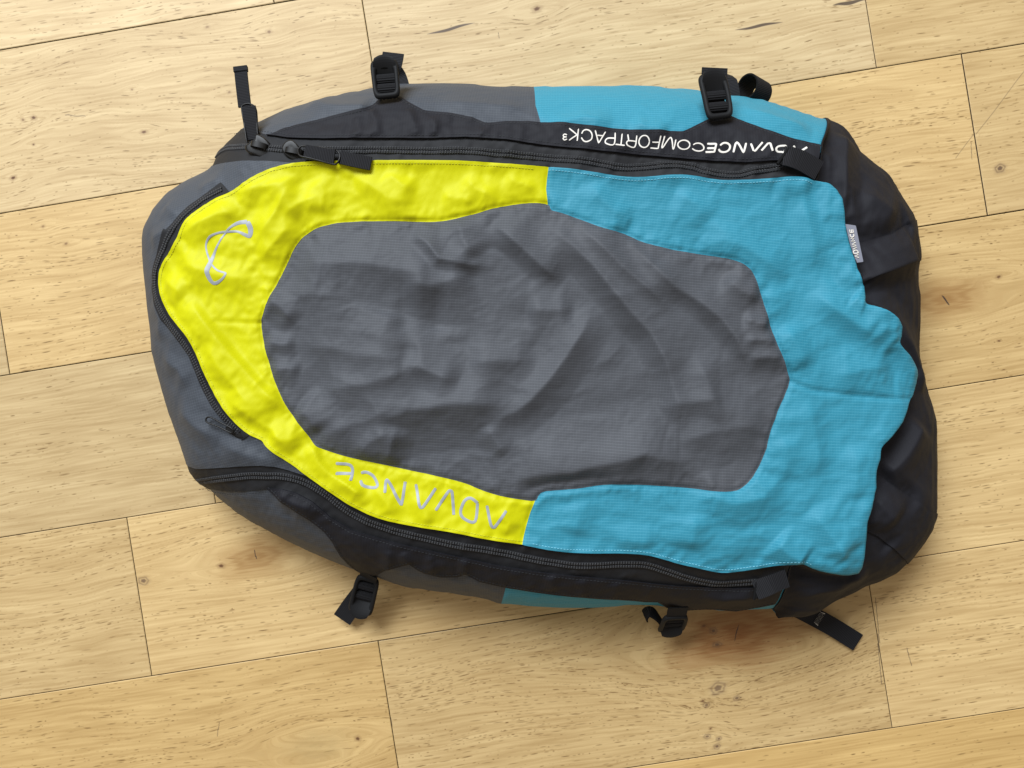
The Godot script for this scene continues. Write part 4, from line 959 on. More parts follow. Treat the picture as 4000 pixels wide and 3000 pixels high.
# a strip of webbing along a line in space; «across» is the direction of its width
func strap(m: Mesh3, line: PackedVector3Array, across: Vector3, width: float, thick: float, smooth := 4) -> void:
	var fine := PackedVector3Array()
	var n := line.size()
	for i in n - 1:
		for k in smooth:
			fine.append(line[i].cubic_interpolate(line[i + 1], line[maxi(i - 1, 0)], line[mini(i + 2, n - 1)], float(k) / smooth))
	fine.append(line[n - 1])
	n = fine.size()
	var prev := []
	var run := 0.0
	for q in n:
		var t := (fine[mini(q + 1, n - 1)] - fine[maxi(q - 1, 0)]).normalized()
		var w := (across - t * across.dot(t)).normalized() * width * 0.5
		var up := t.cross(w).normalized()
		if up.y < 0.0 and q == 0:
			pass
		if q:
			run += fine[q].distance_to(fine[q - 1])
		var p := fine[q]
		var row := [p - w + up * thick * 0.5, p + w + up * thick * 0.5, p + w - up * thick * 0.5, p - w - up * thick * 0.5, up, w.normalized(), run]
		if prev.size():
			var u0: float = prev[6] * 160.0
			var u1: float = row[6] * 160.0
			var wide := width * 160.0
			m.soft(prev[0], prev[1], row[1], row[0], prev[4], prev[4], row[4], row[4], Vector2(0, u0), Vector2(wide, u0), Vector2(wide, u1), Vector2(0, u1))
			m.soft(prev[3], prev[2], row[2], row[3], -prev[4], -prev[4], -row[4], -row[4], Vector2(0, u0), Vector2(wide, u0), Vector2(wide, u1), Vector2(0, u1))
			m.soft(prev[1], prev[2], row[2], row[1], prev[5], prev[5], row[5], row[5])
			m.soft(prev[0], prev[3], row[3], row[0], -prev[5], -prev[5], -row[5], -row[5])
		if q == 0 or q == n - 1:
			m.flat(row[0], row[1], row[2], row[3], t if q else -t)
		prev = row

# ---------------------------------------------------------------- materials
func cloth_picture(base: Color, line_: Color, fine: float, along: float, across: float, seed_: int, every := 16) -> ImageTexture:
	# ripstop: a fine weave with a raised thread every few millimetres both ways
	var s := 512
	var im := Image.create(s, s, false, Image.FORMAT_RGB8)
	var r := RandomNumberGenerator.new()
	r.seed = seed_
	var cell := s / every
	for y in s:
		for x in s:
			var a := 0.0
			if y % cell < 3:
				a = along * (0.55 + 0.45 * float((x / 3) % 2))
			if x % cell < 3:
				a = maxf(a, across * (0.55 + 0.45 * float((y / 3) % 2)))
			var c := base.lerp(line_, a)
			var k := 1.0 + fine * (r.randf() - 0.5) + fine * 0.6 * (float((x / 2 + y / 2) % 2) - 0.5)
			im.set_pixel(x, y, Color(c.r * k, c.g * k, c.b * k))
	im.generate_mipmaps()
	return ImageTexture.create_from_image(im)

func cloth(base: Color, line_: Color, along: float, across: float, rough: float, spec: float, seed_: int, fine := 0.10, every := 16) -> StandardMaterial3D:
	var m := StandardMaterial3D.new()
	m.albedo_texture = cloth_picture(base, line_, fine, along, across, seed_, every)
	m.roughness = rough
	m.metallic_specular = spec
	return m

func plain(c: Color, rough: float, spec := 0.5, metal := 0.0) -> StandardMaterial3D:
	var m := StandardMaterial3D.new()
	m.albedo_color = c
	m.roughness = rough
	m.metallic_specular = spec
	m.metallic = metal
	return m

func webbing() -> StandardMaterial3D:
	var s := 128
	var im := Image.create(s, s, false, Image.FORMAT_RGB8)
	var r := RandomNumberGenerator.new()
	r.seed = 21
	for y in s:
		for x in s:
			var k := 0.45 + 1.25 * pow(absf(sin(PI * y / 32.0)), 2.0) + 0.15 * (r.randf() - 0.5) + 0.12 * float((x / 8) % 2)
			im.set_pixel(x, y, Color(0.10, 0.10, 0.108) * k)
	var m := StandardMaterial3D.new()
	m.albedo_texture = ImageTexture.create_from_image(im)
	m.roughness = 0.8
	m.metallic_specular = 0.3
	m.uv1_scale = Vector3(1.0, 1.0, 1.0)
	return m

func twill() -> StandardMaterial3D:
	# herringbone of the zip tape
	var s := 256
	var im := Image.create(s, s, false, Image.FORMAT_RGB8)
	for y in s:
		for x in s:
			var f := (x / 64) % 2
			var d := (x + y) if f == 0 else (y - x + 512)
			var k := 0.8 + 0.4 * float(posmod(d, 12) < 6)
			im.set_pixel(x, y, Color(0.112, 0.114, 0.124) * k)
	var m := StandardMaterial3D.new()
	m.albedo_texture = ImageTexture.create_from_image(im)
	m.roughness = 0.72
	m.metallic_specular = 0.4
	return m

# ---------------------------------------------------------------- oak boards
func oak(seed_: int, s0: float, s1: float, t0: float, t1: float, tone: float, warm: float, pores: float, figure: float) -> ImageTexture:
	var length := s1 - s0
	var w := mini(2048, int(length / 0.00062))
	var px := length / w
	var h := int((t1 - t0) / 0.00062)
	var py := (t1 - t0) / h
	var r := RandomNumberGenerator.new()
	r.seed = seed_ * 77 + 5
	var layers := []
	for k in 3:
		var nz_ := FastNoiseLite.new()
		nz_.seed = seed_ * 10 + k
		nz_.noise_type = FastNoiseLite.TYPE_SIMPLEX_SMOOTH
		nz_.frequency = [0.16, 0.022, 0.010][k]
		nz_.fractal_octaves = [4, 3, 2][k]
		if k == 2:
			nz_.domain_warp_enabled = true
			nz_.domain_warp_amplitude = 18.0
			nz_.domain_warp_frequency = 0.01
		var squeeze: int = [22, 7, 9][k]
		var im := nz_.get_image(maxi(w / squeeze, 8), h + 120, false, false, k != 0)
		im.convert(Image.FORMAT_L8)
		im.resize(w, h + 120, Image.INTERPOLATE_CUBIC)
		layers.append(im.get_data())
	var la: PackedByteArray = layers[0]
	var lb: PackedByteArray = layers[1]
	var lc: PackedByteArray = layers[2]
	# knots on this board, in texels
	var mine := []
	for k in knots:
		var ks: float = k[0] * 0.001
		var kt: float = k[1] * 0.001
		if ks > s0 and ks < s1 and kt > t0 and kt < t1:
			mine.append([(ks - s0) / px, (kt - t0) / py, k[2] * (0.6 if k[4] < 2 else 0.9) * 0.001 / py, k[3] * 0.9, k[4]])
	# how far the grain wanders across the board, and is pushed aside round the knots
	var drift := FastNoiseLite.new()
	drift.seed = seed_ + 900
	drift.frequency = 1.0
	drift.fractal_octaves = 2
	var push := PackedFloat32Array()
	push.resize(w * h)
	var nodes_x := w / 24 + 2
	var nodes_y := h / 24 + 2
	var coarse := PackedFloat32Array()
	for j in nodes_y:
		for i in nodes_x:
			coarse.append(figure * 0.011 / py * drift.get_noise_2d(i * 24 * px * 3.4, j * 24 * py * 9.0) + figure * 0.0022 / py * drift.get_noise_2d(i * 24 * px * 14.0 + 50.0, j * 24 * py * 30.0))
	for y in h:
		var j := y / 24
		var fy := (y % 24) / 24.0
		for i in nodes_x - 1:
			var a := lerpf(coarse[j * nodes_x + i], coarse[(j + 1) * nodes_x + i], fy)
			var b := lerpf(coarse[j * nodes_x + i + 1], coarse[(j + 1) * nodes_x + i + 1], fy)
			var st := (b - a) / 24.0
			var at := y * w + i * 24
			for x in mini(24, w - i * 24):
				push[at + x] = a
				a += st
	for k in mine:
		var big: float = k[2] * (3.5 if k[2] < 14.0 else 1.9)
		var reach := int(big * 3.0)
		for y in range(maxi(0, int(k[1]) - reach), mini(h, int(k[1]) + reach)):
			for x in range(maxi(0, int(k[0]) - reach * 2), mini(w, int(k[0]) + reach * 2)):
				var dx: float = (x - k[0]) / 2.0
				var dy: float = y - k[1]
				var q := (dx * dx + dy * dy) / (big * big)
				push[y * w + x] += signf(dy) * big * 0.8 * exp(-q) * minf(1.0, absf(dy) / (k[2] * 0.8 + 1.0))
	var lut := PackedByteArray()
	lut.resize(768)
	var low := Color(0.675, 0.575, 0.42).lerp(Color(0.655, 0.515, 0.305), warm)
	var high := Color(0.895, 0.82, 0.665).lerp(Color(0.885, 0.755, 0.51), warm)
	for i in 256:
		var f := i / 255.0
		var c := low.lerp(high, pow(f, 0.8))
		lut[i * 3] = int(clampf(c.r * tone, 0, 1) * 255)
		lut[i * 3 + 1] = int(clampf(c.g * tone, 0, 1) * 255)
		lut[i * 3 + 2] = int(clampf(c.b * tone, 0, 1) * 255)
	# growth lines: soft darker bands that every later line follows
	var band := PackedFloat32Array()
	var grow := PackedFloat32Array()
	var lead := 200
	band.resize(h + 2 * lead)
	grow.resize(h + 2 * lead)
	var y_line := 0.0
	var lines := []
	while y_line < h + 2 * lead:
		var density := 0.5 + 0.5 * drift.get_noise_2d(y_line * 0.013, 80.0)
		y_line += lerpf(9.0, 2.6, clampf(density * 1.3, 0.0, 1.0)) * r.randf_range(0.6, 1.4)
		lines.append([y_line, density])
		var deep := r.randf_range(6.0, 30.0)
		for q in range(-1, 6):
			var y := int(y_line) - q
			if y >= 0 and y < h + 2 * lead:
				band[y] = minf(band[y], -deep * (1.0 - absf(q) / 6.0))
	for y in h + 2 * lead:
		grow[y] = 9.0 * drift.get_noise_2d(y * 0.05, 11.0)
	var data := PackedByteArray()
	data.resize(w * h * 3)
	for y in h:
		for x in w:
			var i := y * w + x
			var g := y - int(push[i])
			var yy := clampi(g + 60, 0, h + 119) * w + x
			var gl := clampi(g + lead, 0, h + 2 * lead - 1)
			var f := int(126.0 + (la[yy] - 128) * 0.66 + (lb[yy] - 128) * 0.34 + band[gl] * (0.5 + lb[yy] / 255.0) + grow[gl])
			f = clampi(f, 0, 255) * 3
			i *= 3
			data[i] = lut[f]
			data[i + 1] = lut[f + 1]
			data[i + 2] = lut[f + 2]
	# open pores: rows of short dark dashes along the growth lines
	for l in lines:
		var yl: float = l[0] - lead
		if yl < -lead * 0.5 or yl > h + lead * 0.5:
			continue
		var x := r.randf() * 20.0
		while x < w:
			var region := lb[clampi(int(yl) + 60, 0, h + 119) * w + mini(int(x), w - 1)] / 255.0
			var long := (0.002 + 0.013 * pow(r.randf(), 2.0)) / px
			if r.randf() < pores * (0.25 + 1.1 * region) * (0.35 + l[1]):
				var dark := 0.4 + 0.6 * r.randf()
				var thick := 0.65 + 0.95 * r.randf() * r.randf()
				var off := r.randf_range(-1.2, 1.2)
				var seen_ := push[clampi(int(yl), 0, h - 1) * w + mini(int(x), w - 1)]
				for q in int(long):
					var xx := int(x) + q
					if xx >= w:
						break
					var yc := yl + off
					yc += push[clampi(int(yl + seen_), 0, h - 1) * w + xx]
					if yc < 0 or yc >= h:
						break
					var body := sqrt(sin(PI * clampf((q + 0.5) / long, 0.02, 0.98)))
					blot(data, w, h, xx, yc, thick * body, dark * body * 0.92, 92, 66, 36)
			x += long + (0.001 + 0.012 * r.randf() * r.randf()) / px
	# long faint lines of late wood
	for k in int(h * 0.55):
		var yl := r.randf_range(-40.0, h + 40.0)
		var x0 := int(r.randf_range(-0.2, 1.0) * w)
		var long := int(r.randf_range(0.03, 0.16) / px)
		var dark := r.randf_range(0.06, 0.26)
		for q in long:
			var xx := x0 + q
			if xx < 0 or xx >= w:
				continue
			var yc := yl + push[clampi(int(yl), 0, h - 1) * w + xx]
			if yc > 0 and yc < h:
				blot(data, w, h, xx, yc, 0.9, dark * sin(PI * q / long) * (0.5 + la[clampi(int(yl) + 60, 0, h + 119) * w + xx] / 255.0), 128, 92, 50)
	# fine short pores in between
	for k in int(w * h / 700.0):
		var x := int(r.randf() * w)
		var y := r.randf() * h
		var long := int((0.0012 + 0.003 * r.randf()) / px)
		var dark := 0.12 + 0.3 * r.randf()
		for q in long:
			if x + q < w:
				blot(data, w, h, x + q, y - q * 0.0, 0.7, dark, 110, 80, 45)
	for k in mine:
		var ink := [[92, 62, 40], [84, 64, 52], [150, 112, 66], [140, 120, 80], [128, 76, 36]][k[4]] as Array
		var big: float = k[2]
		var reach := int(big * 1.7)
		for y in range(maxi(0, int(k[1]) - reach), mini(h, int(k[1]) + reach)):
			for x in range(maxi(0, int(k[0]) - reach * 2), mini(w, int(k[0]) + reach * 2)):
				var dx: float = (x - k[0]) / (1.35 if k[4] < 2 else 1.6)
				var dy: float = y - k[1]
				var q := sqrt(dx * dx + dy * dy) / big
				q += (0.10 * sin(atan2(dy, dx) * 2.0 + k[0]) + 0.08 * sin(atan2(dy, dx) * 5.0 + k[1]) + 0.2 * (la[(y + 60) * w + x] - 128) / 128.0) * q
				if q > 1.6:
					continue
				var rings := 0.5 + 0.5 * sin(q * 13.0 + 0.02 * (la[(y + 60) * w + x] - 128))
				var alpha: float
				if k[4] == 0:
					alpha = k[3] * (smoothstep(0.75, 0.25, q) + 0.25 * smoothstep(1.5, 0.8, q))
				elif k[4] == 1:
					alpha = k[3] * (smoothstep(0.6, 0.3, q) * 0.8 + 0.4 * smoothstep(0.25, 0.0, absf(q - 0.85)) + 0.15 * smoothstep(1.6, 1.0, q))
				else:
					alpha = k[3] * (0.8 + 0.4 * rings) * smoothstep(1.6, 0.2, q)
				alpha = minf(alpha, 0.95)
				var i := (y * w + x) * 3
				for c in 3:
					data[i + c] = int(lerpf(data[i + c], ink[c], alpha))
	for k in scratches:
		var a := Vector2((k[0] * 0.001 - s0) / px, (k[1] * 0.001 - t0) / py)
		var b := Vector2((k[2] * 0.001 - s0) / px, (k[3] * 0.001 - t0) / py)
		if k[5] <= 0.0 or maxf(a.x, b.x) < 0 or minf(a.x, b.x) > w or maxf(a.y, b.y) < 0 or minf(a.y, b.y) > h:
			continue
		var n := int(maxf(absf(b.x - a.x), absf(b.y - a.y))) + 1
		for q in n:
			var f := float(q) / n
			var p := a.lerp(b, f)
			if p.x < 0 or p.x >= w:
				continue
			var thick: float = k[4] * 0.001 / py * (sin(PI * f) if k[4] > 1.5 else 1.0)
			blot(data, w, h, int(p.x), p.y + 0.8 * sin(f * 9.0 + k[0]), thick, k[5], 62, 50, 44)
	var im := Image.create_from_data(w, h, false, Image.FORMAT_RGB8, data)
	return ImageTexture.create_from_image(im)

func blot(data: PackedByteArray, w: int, h: int, x: int, yc: float, thick: float, alpha: float, cr_: int, cg: int, cb: int) -> void:
	var y0 := int(floor(yc - thick * 0.5))
	var y1 := int(floor(yc + thick * 0.5))
	for y in range(maxi(y0, 0), mini(y1, h - 1) + 1):
		var cover := minf(y + 1.0, yc + thick * 0.5) - maxf(y, yc - thick * 0.5)
		var a := clampf(cover, 0.0, 1.0) * alpha
		var i := (y * w + x) * 3
		data[i] = int(lerpf(data[i], cr_, a))
		data[i + 1] = int(lerpf(data[i + 1], cg, a))
		data[i + 2] = int(lerpf(data[i + 2], cb, a))

func board(parent: Node, s0: float, s1: float, t0: float, t1: float, mat: Material) -> void:
	var m := Mesh3.new()
	var side := Mesh3.new()
	var gap := rng.randf_range(0.0003, 0.00065)
	var rise := rng.randf_range(-0.00025, 0.00025)
	var c := 0.0007
	var along := Vector3(cos(grain_angle), 0, -sin(grain_angle))
	var over := Vector3(sin(grain_angle), 0, cos(grain_angle))
	var q := []
	var cols := [[s0 + gap, s1 - gap, t0 + gap, t1 - gap, -0.0006], [s0 + gap + c, s1 - gap - c, t0 + gap + c, t1 - gap - c, 0.0], [s0 + gap, s1 - gap, t0 + gap, t1 - gap, -0.012]]
	for k in cols:
		var y: Vector3 = Vector3.UP * (k[4] + rise)
		q.append([along * k[0] + over * k[2] + y, along * k[1] + over * k[2] + y, along * k[1] + over * k[3] + y, along * k[0] + over * k[3] + y])
	var uv := [Vector2(0, 0), Vector2(1, 0), Vector2(1, 1), Vector2(0, 1)]
	m.soft(q[1][0], q[1][1], q[1][2], q[1][3], Vector3.UP, Vector3.UP, Vector3.UP, Vector3.UP, uv[0], uv[1], uv[2], uv[3])
	for k in 4:
		var l := (k + 1) % 4
		var out: Vector3 = [-over, along, over, -along][k]
		var sl: Vector3 = (out + Vector3.UP * 1.5).normalized()
		m.soft(q[1][k], q[1][l], q[0][l], q[0][k], sl, sl, sl, sl, uv[k], uv[l], uv[l], uv[k])
		side.soft(q[0][k], q[0][l], q[2][l], q[2][k], out, out, out, out, uv[k], uv[l], uv[l], uv[k])
	var o := obj("plank", m.done(), mat, parent)
	obj("edge", side.done(), mats.grime, o)

func lay_floor() -> void:
	mats.grime = plain(Color(0.33, 0.27, 0.20), 0.95)
	var floor_ := group3("floor", self)
	floor_.set_meta("kind", "structure")
	floor_.set_meta("label", "oak plank floor with dark pores, knots and thin dark joints")
	floor_.set_meta("category", "floor")
	var sub := Mesh3.new()
	var turned := Basis(Vector3.UP, grain_angle)
	block(sub, Transform3D(turned, Vector3(0, -0.022, 0)), Vector3(3.78, 0.016, 3.02), 0.001)
	obj("subfloor", sub.done(), plain(Color(0.24, 0.20, 0.15), 0.95), floor_)
	var tones := [1.04, 0.99, 1.01, 1.0, 0.985, 0.955, 1.03, 0.99, 0.96, 1.0, 0.985, 1.03, 0.99, 0.97, 1.03, 1.0, 0.99, 1.0]
	var k := 0
	var kept := []
	for row in row_edges.size() - 1:
		var cuts := [-1080.0]
		cuts.append_array(joints[row])
		cuts.append(1080.0)
		for i in cuts.size() - 1:
			var s0: float = cuts[i] * 0.001
			var s1: float = cuts[i + 1] * 0.001
			var t0: float = row_edges[row] * 0.001
			var t1: float = row_edges[row + 1] * 0.001
			var m := StandardMaterial3D.new()
			var a := maxf(s0, -0.70)
			var b := minf(s1, 0.70)
			var r := RandomNumberGenerator.new()
			r.seed = 400 + k * 13
			m.albedo_texture = oak(31 + k * 3, s0, s1, t0, t1, tones[k % tones.size()], clampf(0.5 + (t0 + 0.2) * 0.6 + r.randf() * 0.4 - 0.2, 0, 1), 0.22 + 0.7 * r.randf() * r.randf(), 0.35 + 1.3 * r.randf() * r.randf())
			m.roughness = 0.5
			m.metallic_specular = 0.38
			kept.append(m)
			board(floor_, s0, s1, t0, t1, m)
			k += 1
	for row in row_edges.size() - 1:
		for side in [-1.0, 1.0]:
			board(floor_, minf(1.08 * side, 1.9 * side), maxf(1.08 * side, 1.9 * side), row_edges[row] * 0.001, row_edges[row + 1] * 0.001, kept[(row * 4 + 3) % kept.size()])
	# boards beyond the photograph's edge
	for side in [-1, 1]:
		for n in 5:
			var t0: float = row_edges[0] * 0.001 - 0.18 * (n + 1) if side < 0 else row_edges[row_edges.size() - 1] * 0.001 + 0.18 * n
			var cut: float = -0.3 + 0.37 * n * side
			board(floor_, -1.9, cut, t0, t0 + 0.18, kept[(n * 3 + 2) % kept.size()])
			board(floor_, cut, 1.9, t0, t0 + 0.18, kept[(n * 5 + 1) % kept.size()])

# ---------------------------------------------------------------- fittings
func ladder_buckle(ends: PackedVector3Array, up_hint: Vector3, width: float, parent: Node) -> Node3D:
	# ends[0] is where it is sewn on, ends[1] the lip
	var b := group3("ladder_buckle", parent)
	var ax := (ends[1] - ends[0])
	var length := ax.length()
	ax = ax.normalized()
	var wx := ax.cross(up_hint).normalized()
	var up := wx.cross(ax).normalized()
	var xf := Transform3D(Basis(wx, up, ax), ends[0])
	var plastic: Material = mats.plastic
	var web: Material = mats.web
	# frame: rounded ring, thicker rails
	var m := Mesh3.new()
	var n := 48
	var rows := []
	for q in n:
		var g := TAU * q / n
		var cx := cos(g)
		var cz := sin(g)
		var ex := signf(cx) * pow(absf(cx), 0.32)
		var ez := signf(cz) * pow(absf(cz), 0.36)
		var zc := length * 0.5
		var narrow := 1.0 + 0.03 * ez
		var wo := width * 0.5 * narrow
		var wi := width * 0.5 - 0.0044
		var lo_ := length * 0.5
		var li := length * 0.5 - 0.0052
		var shift := -0.0022
		var o := Vector3(ex * wo, 0, zc + ez * lo_)
		var i := Vector3(ex * wi, 0, zc + shift + ez * (li - absf(shift)))
		var bow := 0.0018 * (1.0 - ez * ez)
		var out := Vector3(cx / wo, 0, cz / lo_).normalized()
		var row := []
		var t := 0.0026
		row.append([o + Vector3.UP * (bow - t * 0.6), out])
		row.append([o + Vector3.UP * (bow + t * 0.4), (out + Vector3.UP * 0.5).normalized()])
		row.append([o.lerp(i, 0.25) + Vector3.UP * (bow + t), (out * 0.5 + Vector3.UP).normalized()])
		row.append([o.lerp(i, 0.75) + Vector3.UP * (bow + t), (-out * 0.5 + Vector3.UP).normalized()])
		row.append([i + Vector3.UP * (bow + t * 0.4), (-out + Vector3.UP * 0.4).normalized()])
		row.append([i + Vector3.UP * (bow - t), -out])
		row.append([o.lerp(i, 0.4) + Vector3.UP * (bow - t * 1.2), Vector3.DOWN])
		for c in row:
			c[0] = xf * c[0]
			c[1] = xf.basis * c[1]
		rows.append(row)
	for q in n:
		link_rows(m, rows[q], rows[(q + 1) % n])
	obj("frame", m.done(), plastic, b)
	# thumb lip that rises at the free end
	m = Mesh3.new()
	var lip := []
	for q in 9:
		var f := q / 8.0
		var zz := length * (0.62 + 0.42 * f)
		var yy := -0.0010 + 0.0078 * sin(f * 1.9) * (0.55 + 0.45 * f)
		var half := (width * 0.5 - 0.002) * (1.0 - 0.22 * f * f * f)
		var row := []
		for s in 9:
			var e := s / 4.0 - 1.0
			var dip := 0.0026 * (1.0 - e * e) * (1.0 - f * 0.9)
			row.append(xf * Vector3(e * half, yy - dip + 0.0012 * (1.0 - e * e) * f, zz - 0.0025 * e * e * f))
		lip.append(row)
	for q in 8:
		for s in 8:
			var nn: Vector3 = (lip[q][s + 1] - lip[q][s]).cross(lip[q + 1][s] - lip[q][s]).normalized()
			if nn.dot(up) < 0:
				nn = -nn
			m.flat(lip[q][s], lip[q][s + 1], lip[q + 1][s + 1], lip[q + 1][s], up)
			var dn := -up * 0.0016
			m.flat(lip[q][s] + dn, lip[q][s + 1] + dn, lip[q + 1][s + 1] + dn, lip[q + 1][s] + dn, -up)
	for s in 8:
		var dn := -up * 0.0016
		m.flat(lip[8][s], lip[8][s + 1], lip[8][s + 1] + dn, lip[8][s] + dn, ax)
	for q in 8:
		var dn := -up * 0.0016
		m.flat(lip[q][0], lip[q + 1][0], lip[q + 1][0] + dn, lip[q][0] + dn, -wx)
		m.flat(lip[q][8], lip[q + 1][8], lip[q + 1][8] + dn, lip[q][8] + dn, wx)
	obj("lip", m.done(), plastic, b)
	# webbing wound over the two bars, its ribs real
	for k in 2:
		m = Mesh3.new()
		var zc := length * (0.27 + 0.25 * k)
		var prev := []
		for q in 29:
			var g := PI * (q / 28.0) * 1.16 - 0.25
			var rr := 0.0036 + 0.00028 * sin(q * TAU / 4.0)
			var p := Vector3(0, sin(g) * rr * 0.8 - 0.0008, zc - cos(g) * rr * 1.25)
			var nn := (xf.basis * Vector3(0, sin(g), -cos(g))).normalized()
			var a := xf * (p - Vector3(width * 0.5 - 0.0042, 0, 0))
			var c := xf * (p + Vector3(width * 0.5 - 0.0042, 0, 0))
			if prev.size():
				m.flat(prev[0], prev[1], c, a, nn, 160.0)
			prev = [a, c]
		obj("webbing_turn", m.done(), web, b)
	# dark gap below
	m = Mesh3.new()
	strap(m, PackedVector3Array([xf * Vector3(0, -0.003, length * 0.12), xf * Vector3(0, -0.0034, length * 0.75)]), wx, width - 0.009, 0.0012, 1)
	obj("webbing_under", m.done(), web, b)
	return b

func puller(loop: PackedVector3Array, r: float, parent: Node) -> void:
	var m := Mesh3.new()
	var fine := PackedVector3Array()
	var n := loop.size()
	for i in n:
		for k in 4:
			fine.append(loop[i].cubic_interpolate(loop[(i + 1) % n], loop[(i - 1 + n) % n], loop[(i + 2) % n], k / 4.0))
	tube(m, fine, r, true)
	obj("pull_ring", m.done(), mats.gunmetal, parent)

func lifted(line: PackedVector2Array, off: float) -> PackedVector3Array:
	var p := PackedVector3Array()
	for q in line:
		p.append(on(q, off))
	return p

func slider(shape: PackedVector2Array, bridge: PackedVector2Array, parent: Node, tall := 0.0034) -> void:
	var m := Mesh3.new()
	var mid := Vector2.ZERO
	for p in shape:
		mid += p / shape.size()
	var h := hat(mid.x, mid.y) + 0.002
	var n := shape.size()
	var round_ := rounded(shape, true, 3)
	n = round_.size()
	for q in n:
		var a := round_[q]
		var b := round_[(q + 1) % n]
		var o := ((a + b) * 0.5 - mid).normalized()
		var out := Vector3(o.x, 0, o.y)
		var lv := [[0.0, 0.0, 0.0], [0.0, 0.7, 0.3], [0.07, 0.95, 1.2], [0.18, 1.0, 8.0], [0.5, 1.0, 40.0]]
		for k in 4:
			var e: Array = lv[k]
			var f: Array = lv[k + 1]
			var ne: Vector3 = (out + Vector3.UP * e[2]).normalized()
			var nf: Vector3 = (out + Vector3.UP * f[2]).normalized()
			var ae := a.lerp(mid, e[0])
			var be := b.lerp(mid, e[0])
			var af := a.lerp(mid, f[0])
			var bf := b.lerp(mid, f[0])
			m.soft(Vector3(ae.x, h + tall * e[1], ae.y), Vector3(be.x, h + tall * e[1], be.y), Vector3(bf.x, h + tall * f[1], bf.y), Vector3(af.x, h + tall * f[1], af.y), ne, ne, nf, nf)
		var ai := a.lerp(mid, 0.5)
		var bi := b.lerp(mid, 0.5)
		m.tri(Vector3(ai.x, h + tall, ai.y), Vector3(bi.x, h + tall, bi.y), Vector3(mid.x, h + tall, mid.y), Vector3.UP, Vector3.UP, Vector3.UP)
	obj("slider_body", m.done(), mats.gunmetal, parent)
	if bridge.size() == 2:
		m = Mesh3.new()
		var a := Vector3(bridge[0].x, h + tall, bridge[0].y)
		var b := Vector3(bridge[1].x, h + tall, bridge[1].y)
		var arch := PackedVector3Array([a, a.lerp(b, 0.12) + Vector3.UP * 0.003, a.lerp(b, 0.5) + Vector3.UP * 0.0042, a.lerp(b, 0.88) + Vector3.UP * 0.003, b])
		strap(m, arch, (b - a).cross(Vector3.UP).normalized(), 0.0052, 0.0014, 4)
		obj("bridge", m.done(), mats.gunmetal, parent)

func zip(line: PackedVector2Array, wide: float, base_off: float, called: String, parent: Node) -> void:
	var path := resample(rounded(line, false, 6), 0.0005)
	# slit between the two chains
	var m := Mesh3.new()
	for side in [-1.0, 1.0]:
		var edge := PackedVector2Array()
		for q in range(0, path.size(), 3):
			var t := (path[mini(q + 2, path.size() - 1)] - path[maxi(q - 2, 0)]).normalized()
			edge.append(path[q] + Vector2(-t.y, t.x) * side * wide)
		ribbon(m, edge, [wide * 1.75], 0.0011, base_off, 0.0024)
	obj(called + "_chain", m.done(), mats.tape, parent)
	m = Mesh3.new()
	var pale := Mesh3.new()
	var q := 2
	while q < path.size() - 3:
		var p := path[q]
		var t := (path[q + 2] - path[q - 2]).normalized()
		var s := Vector2(-t.y, t.x)
		var base := Basis(Vector3(t.x, 0, t.y), Vector3.UP, Vector3(s.x, 0, s.y))
		for k in [-1.35, -0.72, 0.72, 1.35]:
			var c: Vector2 = p + s * (k * wide)
			block(m, Transform3D(base, on(c, base_off + 0.0014)), Vector3(0.0015, 0.0012, 0.0009), 0.0003)
		if rng.randf() < 0.75:
			block(pale, Transform3D(base, on(p + s * (0.0003 if (q / 3) % 2 else -0.0003), base_off + 0.0004)), Vector3(0.0006, 0.0006, 0.0006), 0.0002)
		q += 5
	var o := obj(called + "_teeth", m.done(), mats.chain, parent)
	o.set_meta("kind", "stuff")
	o = obj(called + "_tooth_tips", pale.done(), mats.tips, parent)
	o.set_meta("kind", "stuff")

func letters(list: Array, called: String, mat: Material, off: float, parent: Node, tall: float) -> void:
	for l in list:
		var m := Mesh3.new()
		for stroke in l[1]:
			var line: PackedVector2Array = stroke
			if line.size() > 4:
				line = rounded(line, false, 4)
			ribbon(m, line, [l[0] * 0.001], tall, off, 0.0009)
		obj(called, m.done(), mat, parent)

